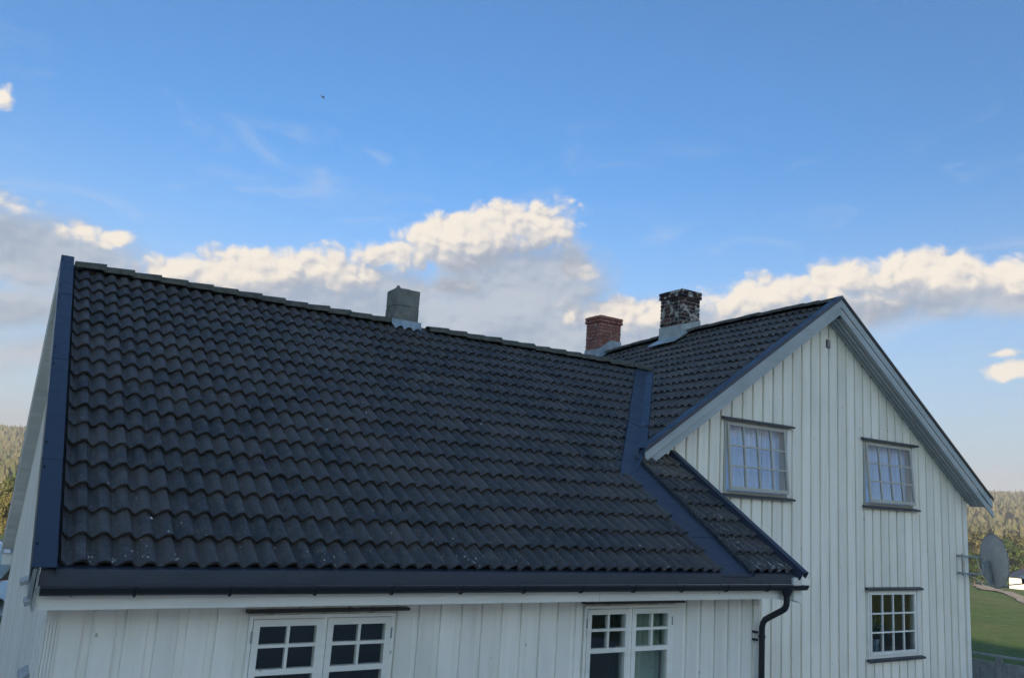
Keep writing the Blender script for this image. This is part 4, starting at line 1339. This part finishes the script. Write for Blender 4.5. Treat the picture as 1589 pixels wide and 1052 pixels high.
m0 = Vector((15.80, YT - 0.02, -0.10)); back = DC - dn * 0.10
for (a, b_, w_) in ((m0, back + dv * -0.05, 0.055), (back + dv * -0.02, back - dv * 0.44 + dn * 0.02, 0.04)):
    d = (b_ - a).normalized(); s1 = d.cross(Vector((0.3, -0.9, 0.1))).normalized() * w_; s2 = d.cross(s1).normalized() * 0.02
    mb.hexa([a - s1 - s2, a + s1 - s2, a + s1 + s2, a - s1 + s2, b_ - s1 - s2, b_ + s1 - s2, b_ + s1 + s2, b_ - s1 + s2])
mb.build('mount', 'galvanised', dish)
foot = DC - dv * 0.50 - dn * 0.03
tip = DC + dn * 0.55 - dv * 0.42
mb = MB(); mb.tube([foot, foot.lerp(tip, 0.5) + Vector((0, 0, 0.01)), tip], 0.013, 6); mb.build('feed_arm', 'galvanised', dish)
mb = MB(); mb.tube([tip + Vector((0, 0, 0.0)), tip + Vector((0, 0, 0.05)), tip + Vector((0, 0, 0.10)) - dn * 0.02], [0.035, 0.04, 0.028], 10); mb.build('feed_head', 'black_plastic', dish)
mb = MB(); mb.tube([tip + Vector((0, 0, 0.10)) - dn * 0.02, tip + Vector((0, 0, 0.14)) - dn * 0.05], [0.03, 0.036], 10); mb.build('feed_cap', 'cable_white', dish)
mb = MB()
mb.tube([(15.56, YT - 0.01, 0.05), (15.62, YT - 0.01, -0.10), (15.74, YT - 0.02, -0.30), (15.90, YT - 0.03, -0.43), foot], 0.009, 6)
mb.tube([(15.52, YG - 0.01, -0.31), (15.65, YT, -0.40), (15.85, YT, -0.48), foot], 0.008, 6)
mb.build('cable', 'cable_white', dish)

# ------------------------------------------------------------------ fence by the right-hand end
fence = empty('fence', (16.6, 1.0, -3.4), 'weathered grey board fence with a top rail beside the gable corner', 'fence')
fx = 16.5
F0, F1 = 6.0, -3.2
ft = lambda y: -1.855 + (2.85 - y) * 0.05
mb = MB(); mb.hexa([(fx - 0.06, F1, ft(F1) - 0.035), (fx + 0.06, F1, ft(F1) - 0.035), (fx + 0.06, F0, ft(F0) - 0.035), (fx - 0.06, F0, ft(F0) - 0.035), (fx - 0.06, F1, ft(F1)), (fx + 0.06, F1, ft(F1)), (fx + 0.06, F0, ft(F0)), (fx - 0.06, F0, ft(F0))])
mb.build('top_rail', 'grey_wood', fence)
yp = [2.32 + 1.45 * k for k in range(-4, 3)]
for y in yp:
    if F1 < y < F0: MB().box(fx - 0.045, fx + 0.045, y - 0.05, y + 0.05, -3.6, ft(y) - 0.036).build('post', 'grey_wood', fence)
for a, b_ in zip(yp, yp[1:]):
    a_, c_ = a + 0.055, b_ - 0.055
    z = lambda y: ft(y) - 0.135
    MB().hexa([(fx - 0.035, a_, z(a_) - 0.03), (fx + 0.035, a_, z(a_) - 0.03), (fx + 0.035, c_, z(c_) - 0.03), (fx - 0.035, c_, z(c_) - 0.03), (fx - 0.035, a_, z(a_)), (fx + 0.035, a_, z(a_)), (fx + 0.035, c_, z(c_)), (fx - 0.035, c_, z(c_))]).build('panel_rail', 'grey_wood', fence)
    y = a_ + 0.01
    while y < c_ - 0.02:
        e2 = min(y + 0.145, c_ - 0.004)
        MB().hexa([(fx - 0.02, y, -3.4), (fx + 0.005, y, -3.4), (fx + 0.005, e2, -3.4), (fx - 0.02, e2, -3.4), (fx - 0.02, y, z(y) - 0.032), (fx + 0.005, y, z(y) - 0.032), (fx + 0.005, e2, z(e2) - 0.032), (fx - 0.02, e2, z(e2) - 0.032)]).build('board', 'grey_wood', fence)
        y += 0.155

# ------------------------------------------------------------------ things in the left gap
def bale_mesh(seed):
    r_ = random.Random(seed)
    mb = MB(); vs, fs = [], []
    NS, NL = 20, 9
    for i in range(NL):
        t = i / (NL - 1)
        x = -0.6 + 1.2 * t
        rad = 0.64 * (1 - 0.55 * abs(2 * t - 1) ** 9)
        for k in range(NS):
            a = 2 * math.pi * k / NS
            q = rad * (1 + 0.05 * noise.noise(Vector((x * 2.5, math.cos(a) * 2, math.sin(a) * 2 + seed))) + 0.02 * r_.uniform(-1, 1))
            vs.append((x, q * math.cos(a), max(-0.60, q * math.sin(a))))
    for i in range(NL - 1):
        for k in range(NS): fs.append((i * NS + k, i * NS + (k + 1) % NS, (i + 1) * NS + (k + 1) % NS, (i + 1) * NS + k))
    fs += [tuple(range(NS)), tuple(range((NL - 1) * NS, NL * NS))[::-1]]
    mb.add(vs, fs, True)
    return mb.mesh('wrapped_bale', 'bale_wrap')
bp = rdist(4, 905, 27.0)
gz = lambda p: ground_z(p.x, p.y)
bl = [((0.1, 0.0), 0, 'pale blue wrapped silage bale beside the house corner, on the ground'), ((-1.35, 0.4), 0.3, 'pale blue wrapped silage bale at the left edge, on the ground'), ((-0.55, 0.2), 0.15, 'pale blue wrapped silage bale resting on two others')]
for i, ((dx, dy), rz, lb) in enumerate(bl):
    p = bp + Vector((dx, dy, 0))
    zz = gz(p) + 0.60 + (1.12 if i == 2 else 0) - 0.02
    o = link('wrapped_bale', bale_mesh(i * 3 + 1), None, lb, 'bale', 'wrapped bales left of the house')
    o.location = (p.x, p.y, zz); o.rotation_euler = (0, 0, rz + 1.2)
# low shed with ribbed metal roof
sp = rdist(-4, 850, 52.0)
shed = empty('shed', (sp.x, sp.y, gz(sp)), 'low shed with dark blue ribbed metal roof beyond the bales', 'shed')
zt = rdist(-4, 838, 55.0).z
ze = rdist(-4, 866, 48.0).z
mb = MB()
X0, X1 = sp.x - 5, sp.x + 4
N_ = 36
vs, fs = [], []
for i in range(N_ * 2 + 1):
    x = X0 + (X1 - X0) * i / (2 * N_)
    h = 0.05 if i % 2 else 0.0
    vs += [(x, sp.y - 3.6, ze + h), (x, sp.y + 3.0, zt + h)]
fs = [(2 * i, 2 * i + 2, 2 * i + 3, 2 * i + 1) for i in range(2 * N_)]
mb.add(vs, fs); mb.build('roof', 'blue_metal', shed)
MB().box(X0 + 0.3, X1 - 0.3, sp.y - 3.2, sp.y + 2.8, gz(sp) - 1.0, ze - 0.05).build('wall', 'log_brown', shed)
# stacked logs nearer the corner
lp = rdist(2, 945, 19.0)
logs = empty('log_pile', (lp.x, lp.y, gz(lp)), 'low pile of dark brown logs at the left edge', 'log pile')
for i in range(3):
    for k in range(6 - i):
        c = Vector((lp.x - 1.9 + k * 0.36 + i * 0.18, lp.y, gz(lp) + 0.16 + i * 0.30))
        mb = MB(); mb.tube([c + Vector((0, -0.9, 0)), c + Vector((0, 0, rnd.uniform(-0.02, 0.02))), c + Vector((0, 1.0, 0))], [0.16, 0.165, 0.15], 9)
        mb.build('log', 'log_brown', logs)

# ------------------------------------------------------------------ trees
def crown_arrays(r_, H, Wd, nclump, per, leaf):
    """leaf-clump quads spread over an uneven crown; returns verts, faces"""
    vs, fs = [], []
    blobs = []
    for k in range(nclump):
        t = r_.uniform(0, 1)
        a = r_.uniform(0, 6.283)
        rad = Wd * 0.5 * math.sin(math.pi * (0.15 + 0.8 * t)) ** 0.7 * r_.uniform(0.35, 0.95)
        blobs.append((Vector((math.cos(a) * rad, math.sin(a) * rad, H * (0.25 + 0.68 * t))), Wd * r_.uniform(0.11, 0.20)))
    for c, br in blobs:
        for j in range(per):
            d = Vector((r_.gauss(0, 1), r_.gauss(0, 1), r_.gauss(0, 1))).normalized()
            p = c + d * br * r_.uniform(0.6, 1.05)
            nrm = (d + Vector((r_.uniform(-.6, .6), r_.uniform(-.6, .6), r_.uniform(-.3, .7)))).normalized()
            u = nrm.orthogonal().normalized(); v = nrm.cross(u)
            ang = r_.uniform(0, 6.28); u, v = u * math.cos(ang) + v * math.sin(ang), v * math.cos(ang) - u * math.sin(ang)
            s_ = leaf * r_.uniform(0.6, 1.3)
            o = len(vs)
            vs += [p - u * s_, p + v * s_ * 0.7, p + u * s_, p - v * s_ * 0.7]
            fs.append((o, o + 1, o + 2, o + 3))
    return vs, fs, blobs
TREE = {}
def tree(p, H, Wd, leafmat, label, group, seed):
    key = (leafmat, seed % 3)
    if key not in TREE:
        r_ = random.Random(seed)
        vs, fs, blobs = crown_arrays(r_, 10.0, 7.0, 30, 70, 0.26)
        crown = MB().add(vs, fs).mesh('crown', leafmat)
        tk = MB(); tk.tube([(0, 0, -0.4), (0, 0, 1.5), (0.15, 0.1, 4.5), (0.1, 0, 8.5)], [0.30, 0.24, 0.16, 0.04], 8)
        for c, br in blobs[:12]:
            z = max(1.5, c.z - 1.8)
            tk.tube([(0.1, 0.05, z * 0.7), Vector((0.1, 0.05, z * 0.7)).lerp(c, 0.5) + Vector((0, 0, 0.2)), c], [0.09, 0.06, 0.025], 5)
        TREE[key] = (crown, tk.mesh('trunk', 'bark'))
    o = empty('tree', p, label, 'tree', group)
    for nm, me in zip(('crown', 'trunk'), TREE[key]):
        c = bpy.data.objects.new(nm, me); col.objects.link(c); c.parent = o
    o.scale = (Wd / 7.0, Wd / 7.0, H / 10.0)
    o.rotation_euler = (0, 0, seed * 1.7)
    return o
def tree_at(u, vtop, r, mat_, label, wd=0.75, seed=1, group='trees beyond the meadow'):
    p = rdist(u, 800, r); z = gz(p)
    top = rdist(u, vtop, r).z
    H = max(4, top - z)
    tree((p.x, p.y, z - 0.2), H * 1.04, H * wd, mat_, label, group, seed)
TR = [(1500, 830, 300, 'leaf_gold', 0.8, 'golden green tree rising right beside the gable wall edge'), (1512, 826, 330, 'leaf_gold', 0.85, 'tallest golden tree left of the satellite dish'),
      (1508, 856, 215, 'leaf_green', 0.7, 'dark green tree low beside the gable wall, left of the dish'), (1520, 858, 210, 'leaf_green', 0.8, 'dark green tree just behind the left rim of the dish'),
      (1537, 829, 340, 'leaf_gold', 0.9, 'golden tree showing above the satellite dish'), (1558, 834, 300, 'leaf_green', 0.8, 'green tree at the upper right rim of the dish'),
      (1566, 848, 240, 'leaf_green', 0.75, 'dark green tree between the dish and the far white house'), (1573, 830, 340, 'leaf_gold', 0.9, 'golden tree above the far white house'),
      (1588, 834, 310, 'leaf_gold', 0.85, 'golden tree at the right edge of the view'), (1583, 862, 238, 'leaf_green', 0.6, 'small dark tree behind the far white house roof')]
for i, (u, v, r, m_, wd, lb) in enumerate(TR): tree_at(u, v, r, m_, lb, wd, i + 1)
TL = [(3, 738, 120, 'leaf_gold', 0.7, 'yellow green tree behind the shed at the left edge'), (17, 758, 112, 'leaf_gold', 0.6, 'yellow green tree close against the left roof edge'), (24, 732, 260, 'leaf_green', 0.8, 'dark green tree showing behind the yellow ones on the left')]
for i, (u, v, r, m_, wd, lb) in enumerate(TL): tree_at(u, v, r, m_, lb, wd, i + 21, 'trees left of the house')

# wooded hillsides: a mass of crowns nobody could count
def forest():
    rg = np.random.default_rng(5)
    V, F, C = [], [], []
    off = 0
    base_v, base_f = [], []
    rings = [(0.0, 0.55), (0.28, 1.0), (0.62, 0.78), (0.88, 0.35)]
    S = 6
    for (h, q) in rings:
        for k in range(S): base_v.append((math.cos(2 * math.pi * k / S) * q, math.sin(2 * math.pi * k / S) * q, h))
    base_v.append((0, 0, 1.0))
    for i in range(3):
        for k in range(S): base_f.append((i * S + k, i * S + (k + 1) % S, (i + 1) * S + (k + 1) % S, (i + 1) * S + k))
    tri = [(3 * S + k, 3 * S + (k + 1) % S, 4 * S) for k in range(S)]
    bv = np.array(base_v)
    spots = []
    for (a0, a1, cnt) in ((R(-9), R(9), 7000), (R(53), R(73), 9000)):
        for _ in range(cnt):
            r = 520 + (1500 - 520) * math.sqrt(rg.random()) if rg.random() < 0.8 else 420 + 150 * rg.random()
            t = a0 + (a1 - a0) * rg.random()
            spots.append((CAM.x + r * math.sin(t), CAM.y + r * math.cos(t), r))
    vs, fs, cr = [], [], []
    for (x, y, r) in spots:
        if noise.noise(Vector((x / 60, y / 60, 4))) > 0.55: continue
        con = rg.random() < 0.07
        H = rg.uniform(7, 15) * (1.1 if con else 0.85)
        Wd = H * (0.19 if con else 0.36) * rg.uniform(0.8, 1.2)
        jit = 1 + rg.uniform(-0.30, 0.30, bv.shape)
        p = bv * jit * np.array([Wd, Wd, H])
        if con: p[:, :2] *= (1.15 - bv[:, 2:3])
        p += np.array([x, y, ground_z(x, y) + 0.5])
        vs.append(p)
        o = off
        fs += [tuple(i + o for i in f) for f in base_f] + [tuple(i + o for i in f) for f in tri]
        cr.append(rg.random() * (0.5 if con else 1.0))
        off += len(bv)
    me = bpy.data.meshes.new('forest')
    me.from_pydata(np.concatenate(vs).tolist(), [], fs)
    nf = len(base_f) + len(tri)
    at = me.attributes.new('tile_rnd', 'FLOAT', 'FACE')
    at.data.foreach_set('value', np.repeat(np.array(cr), nf).astype(np.float32))
    me.materials.append(MATS['forest_leaf'])
    link('forest', me, None, 'mixed forest covering the far hillsides', 'forest', None, 'stuff')
forest()

# ------------------------------------------------------------------ far white house
hp = rdist(1590, 895, 225.0)
hz = gz(hp)
fh = empty('farm_building', (hp.x, hp.y, hz), 'small white building with dark blue roof across the meadow at the right edge', 'building')
hw = 3.0
vd2 = Vector((ray(1590, 890).x, ray(1590, 890).y, 0)).normalized(); vr2 = Vector((vd2.y, -vd2.x, 0))
def hb(a, b_, z): return hp + vr2 * a + vd2 * b_ + Vector((0, 0, -hp.z + z))
mb = MB(); mb.hexa([hb(-hw, -4, hz - 1), hb(hw + 3, -4, hz - 1), hb(hw + 3, 4, hz - 1), hb(-hw, 4, hz - 1), hb(-hw, -4, hz + 2.7), hb(hw + 3, -4, hz + 2.7), hb(hw + 3, 4, hz + 2.7), hb(-hw, 4, hz + 2.7)])
mb.build('wall', 'farm_white', fh)
mb = MB()
e_ = 0.5
P = [hb(-hw - e_, -4.5, hz + 2.65), hb(hw + 3 + e_, -4.5, hz + 2.65), hb(hw + 3 + e_, 4.5, hz + 2.65), hb(-hw - e_, 4.5, hz + 2.65), hb(-hw + 2.2, 0, hz + 4.4), hb(hw + 0.8, 0, hz + 4.4)]
mb.add(P, [(0, 1, 5, 4), (2, 3, 4, 5), (3, 0, 4), (1, 2, 5), (3, 2, 1, 0)])
mb.build('roof', 'farm_roof', fh)
for a in (0.2, 3.4):
    mb = MB(); mb.hexa([hb(a, -4.06, hz + 0.9), hb(a + 1.1, -4.06, hz + 0.9), hb(a + 1.1, -4.01, hz + 0.9), hb(a, -4.01, hz + 0.9), hb(a, -4.06, hz + 2.0), hb(a + 1.1, -4.06, hz + 2.0), hb(a + 1.1, -4.01, hz + 2.0), hb(a, -4.01, hz + 2.0)])
    mb.build('window', 'dark_room', fh)

# ------------------------------------------------------------------ bird
bpz = CAM + ray(500.5, 151) * 55.0
bm_ = MB()
rows = [(-0.16, 0.006), (-0.10, 0.022), (0.0, 0.034), (0.08, 0.026), (0.115, 0.028), (0.14, 0.012), (0.165, 0.003)]
bm_.tube([(x, 0, 0) for x, _ in rows], [q for _, q in rows], 8)
for s_ in (-1, 1):
    bm_.add([(0.07, 0.02 * s_, 0.01), (-0.04, 0.02 * s_, 0.01), (-0.03, 0.13 * s_, 0.055), (0.075, 0.13 * s_, 0.06), (-0.05, 0.27 * s_, 0.02), (0.0, 0.26 * s_, 0.025)], [(0, 3, 2, 1), (3, 5, 4, 2)])
bm_.add([(-0.14, -0.02, 0), (-0.14, 0.02, 0), (-0.23, 0.035, 0), (-0.23, -0.035, 0)], [(0, 1, 2, 3)])
bird = bm_.build('bird', 'bird_dark', None, label='tiny dark bird flying in the blue sky above the wing roof', cat='bird')
bird.location = bpz
bird.rotation_euler = (0.3, 0.55, 0.2)

# ------------------------------------------------------------------ evening air
hz_ = bpy.data.materials.new('haze_air'); hz_.use_nodes = True
hz_.node_tree.nodes.clear()
nn = NT(hz_.node_tree)
ho = nn.new('ShaderNodeOutputMaterial'); hv = nn.new('ShaderNodeVolumePrincipled')
hv.inputs['Color'].default_value = (0.90, 0.93, 1.0, 1)
hv.inputs['Density'].default_value = 0.00036
hv.inputs['Anisotropy'].default_value = 0.2
hz_.node_tree.links.new(hv.outputs[0], ho.inputs['Volume'])
hb_ = MB(); hb_.box(CAM.x - 4300, CAM.x + 4300, CAM.y - 4300, CAM.y + 4300, -32, 135)
hb_.build('haze', hz_, label='thin evening haze filling the valley', kind='stuff')
